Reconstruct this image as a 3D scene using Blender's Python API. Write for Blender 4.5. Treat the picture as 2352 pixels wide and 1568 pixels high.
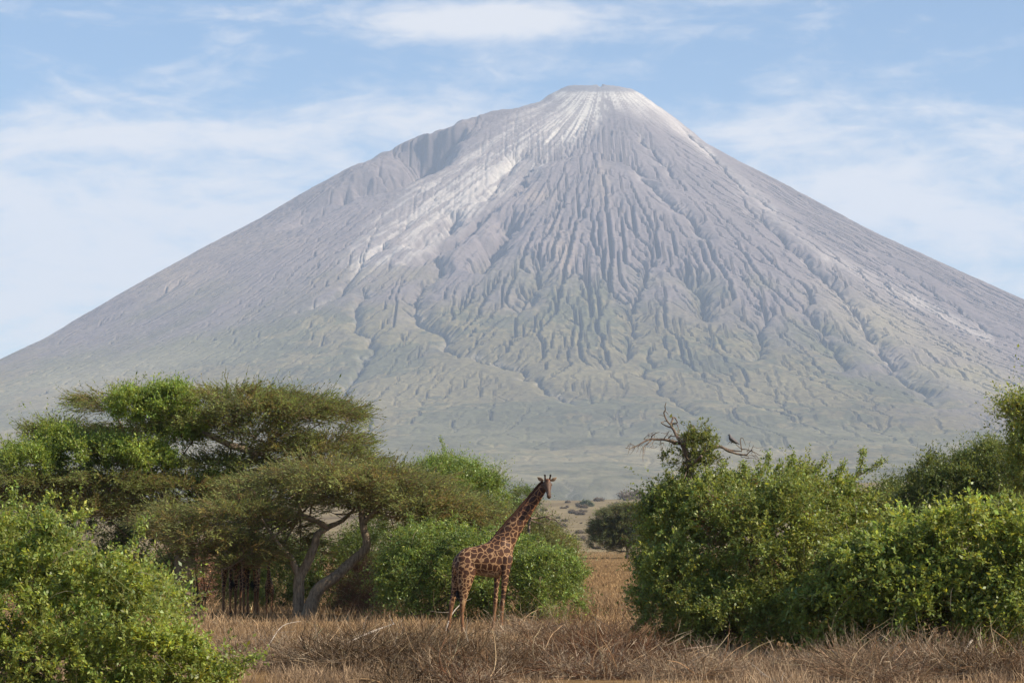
import bpy, bmesh, math, random
import numpy as np
from mathutils import Vector, Matrix, noise as mnoise

for _o in list(bpy.data.objects):
    bpy.data.objects.remove(_o)
scene = bpy.context.scene
COL = scene.collection

# ------------------------------------------------------------------ camera
F = 5990.0                    # focal length in pixels of a 2352 px wide picture
EYE = 2.4                     # eye height (standing in an open vehicle)
PITCH = math.atan(478.0 / F)
cam_d = bpy.data.cameras.new("camera")
cam_d.sensor_width = 36.0
cam_d.lens = 36.0 * F / 2352.0
cam_d.clip_start = 0.5
cam_d.clip_end = 60000.0
cam = bpy.data.objects.new("camera", cam_d)
COL.objects.link(cam)
cam.location = (0, 0, EYE)
cam.rotation_euler = (math.pi / 2 + PITCH, 0, 0)
scene.camera = cam

# ------------------------------------------------------------------ light
SUN_EL = math.radians(38)
SUN_AZ = math.radians(108)    # clockwise from +Y (the view direction): to the right and behind
sun_dir = Vector((math.sin(SUN_AZ) * math.cos(SUN_EL), math.cos(SUN_AZ) * math.cos(SUN_EL), math.sin(SUN_EL)))
sun_d = bpy.data.lights.new("sun", 'SUN')
sun_d.energy = 5.0
sun_d.angle = math.radians(0.53)
sun_d.color = (1.0, 0.90, 0.76)
sun = bpy.data.objects.new("sun", sun_d)
COL.objects.link(sun)
sun.rotation_euler = sun_dir.to_track_quat('Z', 'Y').to_euler()
sun.location = (0, 0, 60)

world = bpy.data.worlds.new("World")
scene.world = world
world.use_nodes = True
wt = world.node_tree
wt.nodes.clear()


class NT:
    """small helper to write node trees in lines"""
    def __init__(self, tree):
        self.t = tree

    def n(self, typ, **kw):
        nd = self.t.nodes.new(typ)
        for k, v in kw.items():
            if k.startswith('i_'):
                key = k[2:]
                key = int(key) if key.isdigit() else key.replace('_', ' ')
                self.set(nd.inputs[key], v)
            else:
                setattr(nd, k, v)
        return nd

    def set(self, sock, v):
        if hasattr(v, 'is_output') or isinstance(v, bpy.types.NodeSocket):
            self.t.links.new(v, sock)
        elif isinstance(v, bpy.types.Node):
            self.t.links.new(v.outputs[0], sock)
        else:
            sock.default_value = v

    def math(self, op, a, b=None, c=None, clamp=False):
        nd = self.t.nodes.new('ShaderNodeMath')
        nd.operation = op
        nd.use_clamp = clamp
        self.set(nd.inputs[0], a)
        if b is not None:
            self.set(nd.inputs[1], b)
        if c is not None:
            self.set(nd.inputs[2], c)
        return nd.outputs[0]

    def vmath(self, op, a, b=None):
        nd = self.t.nodes.new('ShaderNodeVectorMath')
        nd.operation = op
        self.set(nd.inputs[0], a)
        if b is not None:
            self.set(nd.inputs[1], b)
        return nd.outputs[0]

    def mix(self, f, a, b, blend='MIX'):
        nd = self.t.nodes.new('ShaderNodeMix')
        nd.data_type = 'RGBA'
        nd.blend_type = blend
        self.set(nd.inputs[0], f)
        self.set(nd.inputs[6], a)
        self.set(nd.inputs[7], b)
        return nd.outputs[2]

    def ramp(self, f, stops, interp='LINEAR'):
        nd = self.t.nodes.new('ShaderNodeValToRGB')
        cr = nd.color_ramp
        cr.interpolation = interp
        while len(cr.elements) < len(stops):
            cr.elements.new(0.5)
        for e, (p, c) in zip(cr.elements, stops):
            e.position = p
            e.color = c if len(c) == 4 else (*c, 1)
        self.set(nd.inputs[0], f)
        return nd.outputs[0]

    def smooth(self, x, lo, hi):
        nd = self.t.nodes.new('ShaderNodeMapRange')
        nd.interpolation_type = 'SMOOTHSTEP'
        self.set(nd.inputs[0], x)
        nd.inputs[1].default_value = lo
        nd.inputs[2].default_value = hi
        return nd.outputs[0]


def build_world():
    t = NT(wt)
    out = t.n('ShaderNodeOutputWorld')
    sky = t.n('ShaderNodeTexSky', sky_type='NISHITA')
    sky.sun_disc = False
    sky.sun_elevation = SUN_EL
    sky.sun_rotation = SUN_AZ
    sky.altitude = 900
    sky.air_density = 1.0
    sky.dust_density = 0.6
    sky.ozone_density = 2.0
    tc = t.n('ShaderNodeTexCoord')
    sep = t.n('ShaderNodeSeparateXYZ', i_0=tc.outputs['Generated'])
    y = t.math('MAXIMUM', t.math('ABSOLUTE', sep.outputs[1]), 0.05)
    u = t.math('DIVIDE', sep.outputs[0], y)
    v = t.math('DIVIDE', sep.outputs[2], y)
    # clouds lie in flat layers: coordinates on the sky, wide in azimuth, thin in height
    p1 = t.n('ShaderNodeCombineXYZ', i_0=t.math('MULTIPLY', u, 13.0), i_1=t.math('MULTIPLY', v, 40.0), i_2=3.7)
    n1 = t.n('ShaderNodeTexNoise', i_Vector=p1, i_Scale=1.0, i_Detail=9.0, i_Roughness=0.58, i_Distortion=0.6)
    p2 = t.n('ShaderNodeCombineXYZ', i_0=t.math('MULTIPLY', u, 60.0), i_1=t.math('MULTIPLY', v, 170.0), i_2=9.1)
    n2 = t.n('ShaderNodeTexNoise', i_Vector=p2, i_Scale=1.0, i_Detail=7.0, i_Roughness=0.62, i_Distortion=0.8)
    nn = t.math('ADD', t.math('MULTIPLY', n1.outputs[0], 0.74), t.math('MULTIPLY', n2.outputs[0], 0.26))
    nn = t.math('MULTIPLY_ADD', nn, 1.7, -0.35)

    def blob(u0, v0, ru, rv, amp):
        a = t.math('POWER', t.math('DIVIDE', t.math('SUBTRACT', u, u0), ru), 2.0)
        b = t.math('POWER', t.math('DIVIDE', t.math('SUBTRACT', v, v0), rv), 2.0)
        e = t.math('POWER', 2.718, t.math('MULTIPLY', t.math('ADD', a, b), -1.0))
        return t.math('MULTIPLY', e, amp)

    def uv(px, py):
        return (px - 1176) / F, (1262 - py) / F
    field = None
    for px, py, rx, ry, amp in [
        (240, 560, 900, 250, 0.46), (700, 330, 420, 100, 0.17), (200, 300, 300, 90, 0.16), (60, 800, 900, 200, 0.2),
        (1130, 36, 350, 56, 0.66), (1250, 145, 230, 40, 0.28), (1000, 240, 330, 70, 0.22), (620, 100, 160, 26, 0.10),
        (2330, 520, 640, 230, 0.45), (1750, 300, 260, 60, 0.25), (1900, 420, 330, 90, 0.22), (2300, 240, 220, 30, 0.11),
        (800, 135, 120, 36, 0.12), (120, 230, 140, 40, 0.06)]:
        u0, v0 = uv(px, py)
        b = blob(u0, v0, rx / F, ry / F, amp)
        field = b if field is None else t.math('ADD', field, b)
    dens = t.smooth(t.math('ADD', nn, field), 0.49, 1.0)
    dens = t.math('MULTIPLY', dens, 0.86)
    up = t.smooth(sep.outputs[2], -0.01, 0.03)
    dens = t.math('MULTIPLY', dens, up)
    front = t.math('GREATER_THAN', sep.outputs[1], 0.0)
    dens = t.math('MULTIPLY', dens, front)
    bg1 = t.n('ShaderNodeBackground', i_Color=t.n('ShaderNodeHueSaturation', i_Saturation=1.15, i_Color=sky.outputs[0]).outputs[0], i_Strength=0.085)
    bg2 = t.n('ShaderNodeBackground', i_Color=(1.0, 0.97, 0.95, 1), i_Strength=0.58)
    mx = t.n('ShaderNodeMixShader', i_0=dens, i_1=bg1.outputs[0], i_2=bg2.outputs[0])
    t.t.links.new(mx.outputs[0], out.inputs[0])


build_world()

scene.view_settings.view_transform = 'Standard'
scene.view_settings.look = 'None'
scene.view_settings.gamma = 1.0
scene.view_settings.exposure = 0.75
scene.cycles.use_denoising = True
scene.cycles.max_bounces = 6
scene.cycles.diffuse_bounces = 3
scene.cycles.transmission_bounces = 4
scene.cycles.transparent_max_bounces = 8
scene.cycles.volume_bounces = 1


# ------------------------------------------------------------------ helpers
def ray(px, py):
    """world direction (scaled to y = 1) through a picture point (2352 x 1568 units)"""
    v = (py - 784.0) / F
    cy, sy = math.cos(PITCH), math.sin(PITCH)
    d = ((px - 1176.0) / F, cy + v * sy, sy - v * cy)
    return d[0] / d[1], d[2] / d[1]


def at(px, py, Y):
    a, b = ray(px, py)
    return Vector((a * Y, Y, EYE + b * Y))


def to_px(X, Y, Z):
    cy, sy = math.cos(PITCH), math.sin(PITCH)
    z = Z - EYE
    d = Y * cy + z * sy
    u = -Y * sy + z * cy
    return 1176.0 + F * X / d, 784.0 - F * u / d


def sstep(x, lo, hi):
    t = np.clip((x - lo) / (hi - lo), 0, 1)
    return t * t * (3 - 2 * t)


def vnoise(x, y, seed=0, octaves=4, rough=0.5):
    """value noise on arrays"""
    rng = np.random.default_rng(seed)
    tot = np.zeros(np.broadcast(x, y).shape)
    amp, norm = 1.0, 0.0
    for o in range(octaves):
        tab = rng.random((256, 256))
        xi = np.floor(x).astype(np.int64)
        yi = np.floor(y).astype(np.int64)
        fx = x - xi
        fy = y - yi
        fx = fx * fx * fx * (fx * (fx * 6 - 15) + 10)
        fy = fy * fy * fy * (fy * (fy * 6 - 15) + 10)
        a = tab[xi & 255, yi & 255]
        b = tab[(xi + 1) & 255, yi & 255]
        c = tab[xi & 255, (yi + 1) & 255]
        d = tab[(xi + 1) & 255, (yi + 1) & 255]
        tot += amp * ((a * (1 - fx) + b * fx) * (1 - fy) + (c * (1 - fx) + d * fx) * fy)
        norm += amp
        amp *= rough
        x = x * 2.03 + 17.3
        y = y * 2.03 + 5.1
    return tot / norm


def link(name, mesh, mat=None, parent=None):
    o = bpy.data.objects.new(name, mesh)
    COL.objects.link(o)
    if mat is not None:
        mesh.materials.clear()
        mesh.materials.append(mat)
    if parent is not None:
        o.parent = parent
    return o


def mesh_from(name, verts, faces_idx, nper, smooth=False, colors=None, cname='tint'):
    """verts (n,3), faces_idx flat array with nper corners each"""
    me = bpy.data.meshes.new(name)
    verts = np.ascontiguousarray(verts, dtype=np.float32)
    faces_idx = np.ascontiguousarray(faces_idx, dtype=np.int32).ravel()
    nf = len(faces_idx) // nper
    me.vertices.add(len(verts))
    me.vertices.foreach_set('co', verts.ravel())
    me.loops.add(len(faces_idx))
    me.loops.foreach_set('vertex_index', faces_idx)
    me.polygons.add(nf)
    me.polygons.foreach_set('loop_start', np.arange(nf, dtype=np.int32) * nper)
    me.polygons.foreach_set('loop_total', np.full(nf, nper, dtype=np.int32))
    me.polygons.foreach_set('use_smooth', np.full(nf, smooth, dtype=bool))
    if colors is not None:
        at_ = me.attributes.new(cname, 'FLOAT_COLOR', 'POINT')
        c = np.ones((len(verts), 4), dtype=np.float32)
        c[:, :colors.shape[1]] = colors
        at_.data.foreach_set('color', c.ravel())
    me.update()
    me.validate()
    return me


def grid_mesh(name, X, Y, Z, colors=None):
    ny, nx = X.shape
    v = np.stack([X, Y, Z], -1).reshape(-1, 3)
    i = np.arange(ny * nx).reshape(ny, nx)
    f = np.stack([i[:-1, :-1], i[:-1, 1:], i[1:, 1:], i[1:, :-1]], -1)
    return mesh_from(name, v, f, 4, True, None if colors is None else colors.reshape(-1, colors.shape[-1]))


def tag(o, label=None, cat=None, group=None, kind=None):
    if label:
        o['label'] = label
    if cat:
        o['category'] = cat
    if group:
        o['group'] = group
    if kind:
        o['kind'] = kind
    return o


def empty(name, loc):
    o = bpy.data.objects.new(name, None)
    o.empty_display_size = 0.3
    COL.objects.link(o)
    o.location = loc
    return o


def new_mat(name):
    m = bpy.data.materials.new(name)
    m.use_nodes = True
    m.node_tree.nodes.clear()
    return m, NT(m.node_tree)


def finish(t, bsdf, disp=None):
    out = t.n('ShaderNodeOutputMaterial')
    t.t.links.new(bsdf, out.inputs[0])
    if disp is not None:
        t.t.links.new(disp, out.inputs[2])


# ------------------------------------------------------------------ the volcano
XS, YS = (1385 - 1176) / F * 12000.0, 12000.0


def profile(pts, tail):
    """silhouette points (picture x, y) -> radius, height arrays"""
    r = np.array([abs(p[0] - 1385) / F * YS for p in pts])
    h = np.array([EYE + ray(1176, p[1])[1] * YS for p in pts])
    s = (h[-2] - h[-1]) / (r[-1] - r[-2])
    rr = np.arange(r[-1] + 40, 14000, 40)
    L = tail if tail else h[-1] / s
    hh = h[-1] * np.exp(-(rr - r[-1]) / L)
    return np.concatenate([r, rr]), np.concatenate([h, hh])


LEFT = [(1385, 193), (1300, 197), (1270, 212), (1230, 235), (1190, 247), (1130, 255), (1090, 266), (1050, 279), (1000, 297), (950, 315), (870, 351),
        (800, 386), (700, 440), (600, 499), (490, 556), (400, 605), (300, 661), (200, 719), (100, 778), (0, 825), (-150, 888)]
RIGHT = [(1385, 193), (1450, 203), (1475, 216), (1500, 235), (1530, 254), (1560, 277), (1620, 326), (1700, 371), (1800, 421), (1900, 475), (2000, 529), (2100, 575),
         (2200, 620), (2352, 688), (2450, 728)]
FRONT = [(1385, 193), (1440, 204), (1460, 214), (1490, 240), (1540, 276), (1640, 338), (1740, 396), (1860, 458), (2000, 528), (2120, 583), (2352, 694)]


def build_mountain():
    dx = 6.0
    xs = np.arange(-2802, 2802 + 1, dx)
    ys = np.arange(5700, 12660 + 1, dx)
    X, Y = np.meshgrid(xs, ys)
    ddx, ddy = X - XS, Y - YS
    wx = (vnoise(X / 900, Y / 900, 3, 3) - 0.5) * 130
    wy = (vnoise(X / 900 + 40, Y / 900, 4, 3) - 0.5) * 130
    r0 = np.hypot(ddx, ddy)
    wf = sstep(r0, 200, 1500) * sstep(-ddy, 100, 700)
    r = np.hypot(ddx + wx * wf, ddy + wy * wf)
    rl, hl = profile(LEFT, 1900)
    rr_, hr = profile(RIGHT, 2300)
    rf, hf = profile(FRONT, 2050)
    PL, PR, PF = np.interp(r, rl, hl), np.interp(r, rr_, hr), np.interp(r, rf, hf)
    c = ddy ** 2 / np.maximum(r0 ** 2, 1)
    side = sstep(ddx / np.maximum(r0, 1), -0.5, 0.5)
    side = np.where(np.abs(ddx) > 0, side, 0.5)
    H = c * PF + (1 - c) * ((1 - side) * PL + side * PR)

    def on_slope(pts):
        """picture points -> ground points on the cone"""
        res = []
        for px, py in pts:
            a, b = ray(px, py)
            yy = np.arange(5500, 12300, 10.0)
            xx = a * yy
            zz = EYE + b * yy
            ii = np.clip(((yy - ys[0]) / dx).astype(int), 0, len(ys) - 1)
            jj = np.clip(((xx - xs[0]) / dx).astype(int), 0, len(xs) - 1)
            hit = np.nonzero(H[ii, jj] > zz)[0]
            k = hit[0] if len(hit) else len(yy) - 1
            res.append((xx[k], yy[k]))
        return res

    Xw = X + 64 * (vnoise(X / 95, Y / 95, 12, 3) - 0.5) + 90 * (vnoise(X / 310, Y / 310, 14, 2) - 0.5)
    Yw = Y + 64 * (vnoise(X / 95 + 50, Y / 95, 13, 3) - 0.5) + 90 * (vnoise(X / 310 + 50, Y / 310, 14, 2) - 0.5)

    def seg_dist(pts):
        """distance to a line, signed side, and position along it (0..1)"""
        best = np.full(X.shape, 1e9)
        sgn = np.zeros(X.shape)
        along = np.zeros(X.shape)
        n = len(pts) - 1
        for k in range(n):
            (x0, y0), (x1, y1) = pts[k], pts[k + 1]
            ex, ey = x1 - x0, y1 - y0
            l2 = ex * ex + ey * ey + 1e-6
            tt = np.clip(((Xw - x0) * ex + (Yw - y0) * ey) / l2, 0, 1)
            qx, qy = Xw - x0 - tt * ex, Yw - y0 - tt * ey
            d = np.hypot(qx, qy)
            m = d < best
            best = np.where(m, d, best)
            sgn = np.where(m, np.sign(ex * qy - ey * qx), sgn)
            along = np.where(m, (k + tt) / n, along)
        return best, sgn, along

    wob = (vnoise(X / 130, Y / 130, 11, 3) - 0.5) * 70
    white = np.zeros(X.shape)
    H0 = H.copy()
    # the hollow behind the left shoulder
    d, s, al = seg_dist(on_slope([(1042, 302), (1000, 345), (945, 390), (880, 412), (820, 432), (740, 480), (640, 535)]))
    d = np.abs(d + wob * 0.25)
    dep = 330 * sstep(al, 0.0, 0.07) * (1 - 0.85 * sstep(al, 0.42, 0.75)) * (1 - sstep(al, 0.85, 1))
    prof = np.where(s > 0, np.exp(-(d / 60.0) ** 1.6), np.exp(-(d / 150.0) ** 1.6))
    H -= dep * prof
    # a rocky spur closes the hollow on its right hand end
    d, s, al = seg_dist([(ray(1056, 0)[0] * (YS + 120), YS + 120)] + on_slope([(1052, 296), (1040, 325), (1012, 352), (975, 385)]))
    spur = 200 * np.exp(-((d + wob * .12) / 42.0) ** 2) * (1 - sstep(al, .7, 1))
    H += spur
    # edge of the central debris cone: the ground right of the line stands higher
    lobe = [(1392, 325), (1330, 345), (1240, 388), (1180, 440), (1110, 505), (1050, 570), (1000, 622), (957, 690), (985, 745), (1040, 795), (1110, 830), (1180, 858)]
    d, s, al = seg_dist(on_slope(lobe))
    d = d + wob * 0.3
    # line runs downhill: its left hand side (s>0) is downslope-right
    inside = (s > 0)
    fade = sstep(al, 0.02, 0.2) * (1 - 0.85 * sstep(al, 0.55, 0.95))
    H += fade * np.where(inside, 26 * sstep(d, 0, 75) * (1 - sstep(d, 250, 1100)), 0)
    H -= fade * np.where(inside, 0, 18 * np.exp(-(d / 36) ** 2))
    LINES = [  # picture line, depth, width, white amount
        ([(1190, 478), (1165, 535), (1125, 590), (1085, 630)], 95, 46, 0.0),
        ([(1215, 350), (1180, 390), (1140, 425), (1080, 470)], 28, 40, 0.05),
        ([(1060, 480), (1000, 530), (950, 566)], 70, 36, 0.1),
        ([(990, 470), (900, 540), (850, 590), (800, 650), (740, 690), (668, 724)], 16, 26, 0.5),
        ([(1130, 500), (1040, 560), (960, 610)], 55, 34, 0.1),
        ([(838, 655), (840, 700), (836, 760), (840, 820), (815, 880), (800, 920)], 24, 24, 0.25),
        ([(957, 690), (985, 745), (1040, 795), (1110, 830), (1200, 870), (1290, 905), (1340, 940)], 14, 26, 0.35),
        ([(1450, 380), (1500, 420), (1545, 470), (1590, 510), (1640, 560)], 26, 30, 0.35),
        ([(1660, 430), (1740, 490), (1800, 540), (1850, 590), (1900, 650), (1950, 700), (2000, 760), (2050, 830), (2110, 900), (2150, 945)], 34, 34, 0.35),
        ([(1560, 280), (1640, 370), (1700, 420), (1790, 500)], 18, 30, 0.5),
        ([(1480, 300), (1510, 360), (1560, 420)], 18, 28, 0.3),
        ([(1590, 620), (1612, 680), (1600, 740)], 60, 40, 0.1),
        ([(1500, 560), (1490, 640), (1450, 720), (1440, 760), (1400, 830), (1395, 860)], 26, 30, 0.1),
        ([(1260, 590), (1240, 660), (1200, 720)], 30, 32, 0.12),
        ([(1760, 720), (1745, 780), (1720, 830)], 26, 28, 0.2),
        ([(1980, 560), (2120, 650), (2352, 790)], 20, 36, 0.2),
        ([(1480, 800), (1500, 850), (1540, 920), (1580, 960)], 16, 28, 0.0),
        ([(1820, 640), (1900, 780), (1960, 860)], 22, 30, 0.1),
        ([(470, 620), (330, 700), (190, 760), (60, 810)], 14, 40, 0.0),
    ]
    for pts, dep, wid, wh in LINES:
        d, s, al = seg_dist(on_slope(pts))
        d = np.abs(d)
        k = sstep(al, 0, 0.12) * (1 - sstep(al, 0.88, 1)) * np.exp(-(d / wid) ** 1.4)
        H -= dep * k
        white = np.maximum(white, wh * sstep(al, 0, 0.1) * (1 - sstep(al, 0.9, 1)) * np.exp(-((d - 6) / (wid * 0.6)) ** 2))
    # how strongly each part of the mountain is cut, read from the picture
    ax_, ay_ = to_px(X, Y, H0)

    def zone(cx, cy, sx, sy):
        return np.exp(-((ax_ - cx) / sx) ** 2 - ((ay_ - cy) / sy) ** 2)
    rug = np.clip(1.15 * zone(1370, 690, 400, 185) + 0.26 * zone(1440, 470, 260, 170) + 0.45 * zone(1850, 760, 330, 170) + 0.35 * zone(2150, 800, 300, 160) + 0.14, 0, 1.1)
    whitez = np.clip(zone(1130, 420, 170, 130) + zone(960, 540, 140, 90) + zone(1330, 270, 130, 60), 0, 1)
    # roughness before the water runs
    th = np.arctan2(ddx, -ddy)
    ridg = np.abs(vnoise(th * 22, r / 600, 21, 3) - 0.5) * 2
    H += (vnoise(X / 60, Y / 60, 5, 4, 0.6) - 0.5) * 8 * sstep(r, 200, 500) + (ridg - 0.3) * 10 * rug * sstep(r, 500, 1500) * (1 - sstep(r, 2600, 3600))
    H += (vnoise(X / 260, Y / 260, 6, 3) - 0.5) * 30 * sstep(r, 2800, 4200)

    # ---- running water cuts the gullies
    rng = np.random.default_rng(8)
    ny, nx = H.shape
    N = ny * nx
    idx = np.arange(N).reshape(ny, nx)
    A = np.ones(N)
    K = 0.038 * rug * (0.6 + 0.8 * vnoise(X / 420, Y / 420, 15, 2)) * (1 - 0.6 * sstep(r, 3200, 4200))
    K = K * (1 - 0.8 * whitez) + 0.012 * sstep(r, 3000, 3600)
    K = K.ravel()
    offs = [(-1, 0, 1.0), (1, 0, 1.0), (0, -1, 1.0), (0, 1, 1.0), (-1, -1, 2 ** .5), (-1, 1, 2 ** .5), (1, -1, 2 ** .5), (1, 1, 2 ** .5)]
    for it in range(130):
        P = np.pad(H, 1, mode='edge')
        best = np.zeros((ny, nx))
        rec = idx.copy()
        if it == 0:
            JN = [0.84 + 0.32 * rng.random((ny, nx)) for _ in range(3)]
        jr = rng.integers(0, 700, (8, 2))
        for k, (oy, ox, dl) in enumerate(offs):
            sl = (H - P[1 + oy:1 + oy + ny, 1 + ox:1 + ox + nx]) / (dl * dx) * np.roll(JN[k % 3], (int(jr[k, 0]), int(jr[k, 1])), (0, 1))
            m = sl > best
            best = np.where(m, sl, best)
            rec = np.where(m, idx + oy * nx + ox, rec)
        rec = np.clip(rec.ravel(), 0, N - 1)
        sink = rec == idx.ravel()
        for _ in range(5 if it else 60):
            w = np.where(sink, 0, A)
            A = 1.0 + np.bincount(rec, weights=w, minlength=N)
        S = best.ravel()
        Hf = H.ravel()
        E = K * np.maximum(np.sqrt(np.minimum(A, 1500)) * S - 2.1, 0)
        E = np.minimum(E, 0.45 * np.maximum(Hf - Hf[rec], 0))
        H = (Hf - E).reshape(ny, nx)
        if it % 10 == 0:
            P = np.pad(H, 1, mode='edge')
            lap = P[:-2, 1:-1] + P[2:, 1:-1] + P[1:-1, :-2] + P[1:-1, 2:] - 4 * H
            H = H + 0.012 * lap
    P = np.pad(H, 1, mode='edge')
    best = np.zeros((ny, nx))
    rec = idx.copy()
    for k, (oy, ox, dl) in enumerate(offs):
        sl = (H - P[1 + oy:1 + oy + ny, 1 + ox:1 + ox + nx]) / (dl * dx)
        m = sl > best
        best = np.where(m, sl, best)
        rec = np.where(m, idx + oy * nx + ox, rec)
    rec = np.clip(rec.ravel(), 0, N - 1)
    sink = rec == idx.ravel()
    A = np.ones(N)
    for _ in range(160):
        A = 1.0 + np.bincount(rec, weights=np.where(sink, 0, A), minlength=N)
    flow = np.log(np.maximum(A, 1)).reshape(ny, nx)
    H -= 17.0 * sstep(flow, 3.3, 5.0) * sstep(r, 500, 1200) * (1 - 0.85 * sstep(r, 2500, 3700)) * (0.3 + 0.7 * rug) * (1 - 0.85 * whitez)
    rocky = zone(860, 400, 130, 80) + 0.7 * zone(620, 530, 160, 60)
    H += (vnoise(X / 45, Y / 45, 35, 4, 0.65) - 0.5) * 16 * np.clip(rocky, 0, 1)
    H += (vnoise(X / 26, Y / 26, 31, 3, 0.65) - 0.5) * (1.4 + 4.0 * rug)
    H += (np.abs(vnoise(th * 85, r / 420, 32, 3, 0.6) - 0.5) * 2 - 0.4) * (2.5 + 12.0 * whitez) * sstep(r, 260, 520) * (1 - sstep(r, 2400, 3200))
    # crisp edges: the creases left by water are sharper than the grid softens them
    for rad in (1, 3):
        Bq = H.copy()
        for axis in (0, 1):
            acc = np.zeros_like(Bq)
            for k in range(-rad, rad + 1):
                acc += np.roll(Bq, k, axis)
            Bq = acc / (2 * rad + 1)
        H = H + (0.55 if rad == 1 else 0.40) * (H - Bq) * sstep(r, 250, 500)
    thw = th + 0.02 * (vnoise(X / 120, Y / 120, 36, 3) - 0.5)
    H += (np.abs(vnoise(thw * 120, r / 500, 37, 3, 0.65) - 0.5) * 2 - 0.4) * 5.5 * (0.35 + 0.65 * np.clip(rug, 0, 1)) * sstep(r, 450, 900) * (1 - sstep(r, 3000, 3900))
    # keep the outline of the mountain against the sky
    sil = sorted(LEFT + RIGHT[1:])
    qx, qy = to_px(X, Y, H)
    lim = np.interp(qx, [p[0] for p in sil], [p[1] for p in sil]) + 2.6 * (vnoise(X / 40, Y / 500, 33, 4, .7) - 0.3) * 2 + 8 * sstep(vnoise(X / 110, Y / 900, 34, 3), .5, .8) * (X < XS)
    over = np.maximum(lim - qy, 0) * (Y / F)
    H -= over
    # edges of the sheet go below ground
    edge = sstep(Y, 5700, 6100)
    H = H * edge - 40 * (1 - edge)
    H = np.where(np.abs(X) > 2797, -40, H)
    H = np.where(Y > 12650, -40, H)

    # ---- natural colour of the ground
    PXc, PYc = to_px(X, Y, H)
    gx, gy = np.gradient(H, dx)[1], np.gradient(H, dx)[0]
    steep = np.hypot(gx, gy)
    n_s = vnoise(X / 45, Y / 45, 41, 4)
    n_m = vnoise(X / 240, Y / 240, 42, 4)
    n_l = vnoise(X / 700, Y / 500, 43, 3)
    streak = vnoise(th * 20, r / 520, 44, 4, 0.6)
    streak2 = vnoise(th * 48, r / 420, 45, 3, 0.6)

    def col(*c):
        return np.array(c)[None, None, :]

    def put(C, m, c):
        return C * (1 - m[..., None]) + col(*c) * m[..., None]
    C = np.ones(X.shape + (3,)) * col(0.215, 0.178, 0.166)
    C = C * (0.86 + 0.28 * n_m[..., None]) * (0.9 + 0.2 * streak[..., None])

    def poly_mask(pts, soft):
        pts = np.array(pts, float)
        inside = np.zeros(X.shape, bool)
        dist = np.full(X.shape, 1e9)
        n = len(pts)
        for k in range(n):
            x0, y0 = pts[k]
            x1, y1 = pts[(k + 1) % n]
            cross = ((y0 > PYc) != (y1 > PYc)) & (PXc < (x1 - x0) * (PYc - y0) / (y1 - y0 + 1e-9) + x0)
            inside ^= cross
            ex, ey = x1 - x0, y1 - y0
            tt = np.clip(((PXc - x0) * ex + (PYc - y0) * ey) / (ex * ex + ey * ey + 1e-9), 0, 1)
            dist = np.minimum(dist, np.hypot(PXc - x0 - tt * ex, PYc - y0 - tt * ey))
        return sstep(np.where(inside, dist, -dist), -soft, soft)
    # white natrocarbonatite ash fans
    wm = poly_mask([(1275, 212), (1475, 210), (1520, 245), (1480, 262), (1410, 240), (1370, 290), (1330, 332), (1240, 385), (1160, 440), (1060, 520), (960, 590),
                    (830, 640), (790, 600), (860, 510), (960, 420), (1080, 345), (1200, 262)], 26)
    st3 = vnoise(th * 95, r / 240, 50, 3, 0.65)
    wtex = sstep(0.5 + 0.9 * (streak - 0.5) + 1.1 * (streak2 - 0.5) + 1.2 * (st3 - 0.5) + 0.4 * (n_s - 0.5), 0.40, 0.70)
    core = poly_mask([(1280, 215), (1470, 213), (1500, 240), (1420, 236), (1340, 300), (1225, 392), (1130, 440), (1150, 390), (1240, 330), (1300, 260)], 22)
    C = put(C, np.clip(wm * (0.20 + 0.9 * wtex), 0, 1) * 0.75, (0.52, 0.47, 0.41))
    C = put(C, np.clip(core * (0.08 + 0.95 * wtex), 0, 1) * 0.8, (0.64, 0.585, 0.49))
    rim = poly_mask([(1270, 209), (1480, 205), (1510, 240), (1460, 236), (1400, 226), (1270, 222)], 5)
    C = put(C, rim * (0.25 + 0.6 * wtex), (0.60, 0.55, 0.47))
    cap = sstep(-PYc, -214, -208) * sstep(-np.abs(PXc - 1385), -120, -90)
    C = put(C, cap * 0.85, (0.25, 0.23, 0.225))
    for a, b, wdt, amt in [((1500, 240), (1625, 350), 11, 0.8), ((1420, 240), (1560, 300), 12, 0.3), ((1625, 350), (1780, 480), 9, 0.35), ((1900, 590), (2100, 690), 16, 0.4), ((2100, 690), (2270, 775), 11, 0.6), ((1700, 440), (1900, 590), 12, 0.25)]:
        ex, ey = b[0] - a[0], b[1] - a[1]
        tt = np.clip(((PXc - a[0]) * ex + (PYc - a[1]) * ey) / (ex * ex + ey * ey), 0, 1)
        dd = np.hypot(PXc - a[0] - tt * ex, PYc - a[1] - tt * ey)
        C = put(C, np.exp(-(dd / wdt) ** 2) * amt * np.clip(0.45 + 1.6 * (st3 - 0.35), 0, 1), (0.64, 0.57, 0.49))
    # ochre patches
    for x0, y0, sx, sy, amt in [(1385, 420, 18, 45, 0.45), (1240, 450, 40, 18, 0.35), (1280, 560, 20, 60, 0.3), (400, 640, 110, 45, 0.5), (560, 560, 160, 30, 0.25), (1300, 600, 25, 50, 0.35)]:
        C = put(C, np.exp(-((PXc - x0) / sx) ** 2 - ((PYc - y0) / sy) ** 2) * amt * (0.4 + 1.0 * n_s), (0.37, 0.29, 0.20))
    # plant cover from mid slope down
    xk = np.array([-400, 0, 250, 500, 800, 1000, 1200, 1500, 1700, 1850, 2000, 2200, 2400, 2800])
    yk = np.array([800, 790, 750, 690, 640, 670, 640, 650, 680, 730, 800, 870, 930, 1000])
    line = np.interp(PXc, xk, yk)
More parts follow.
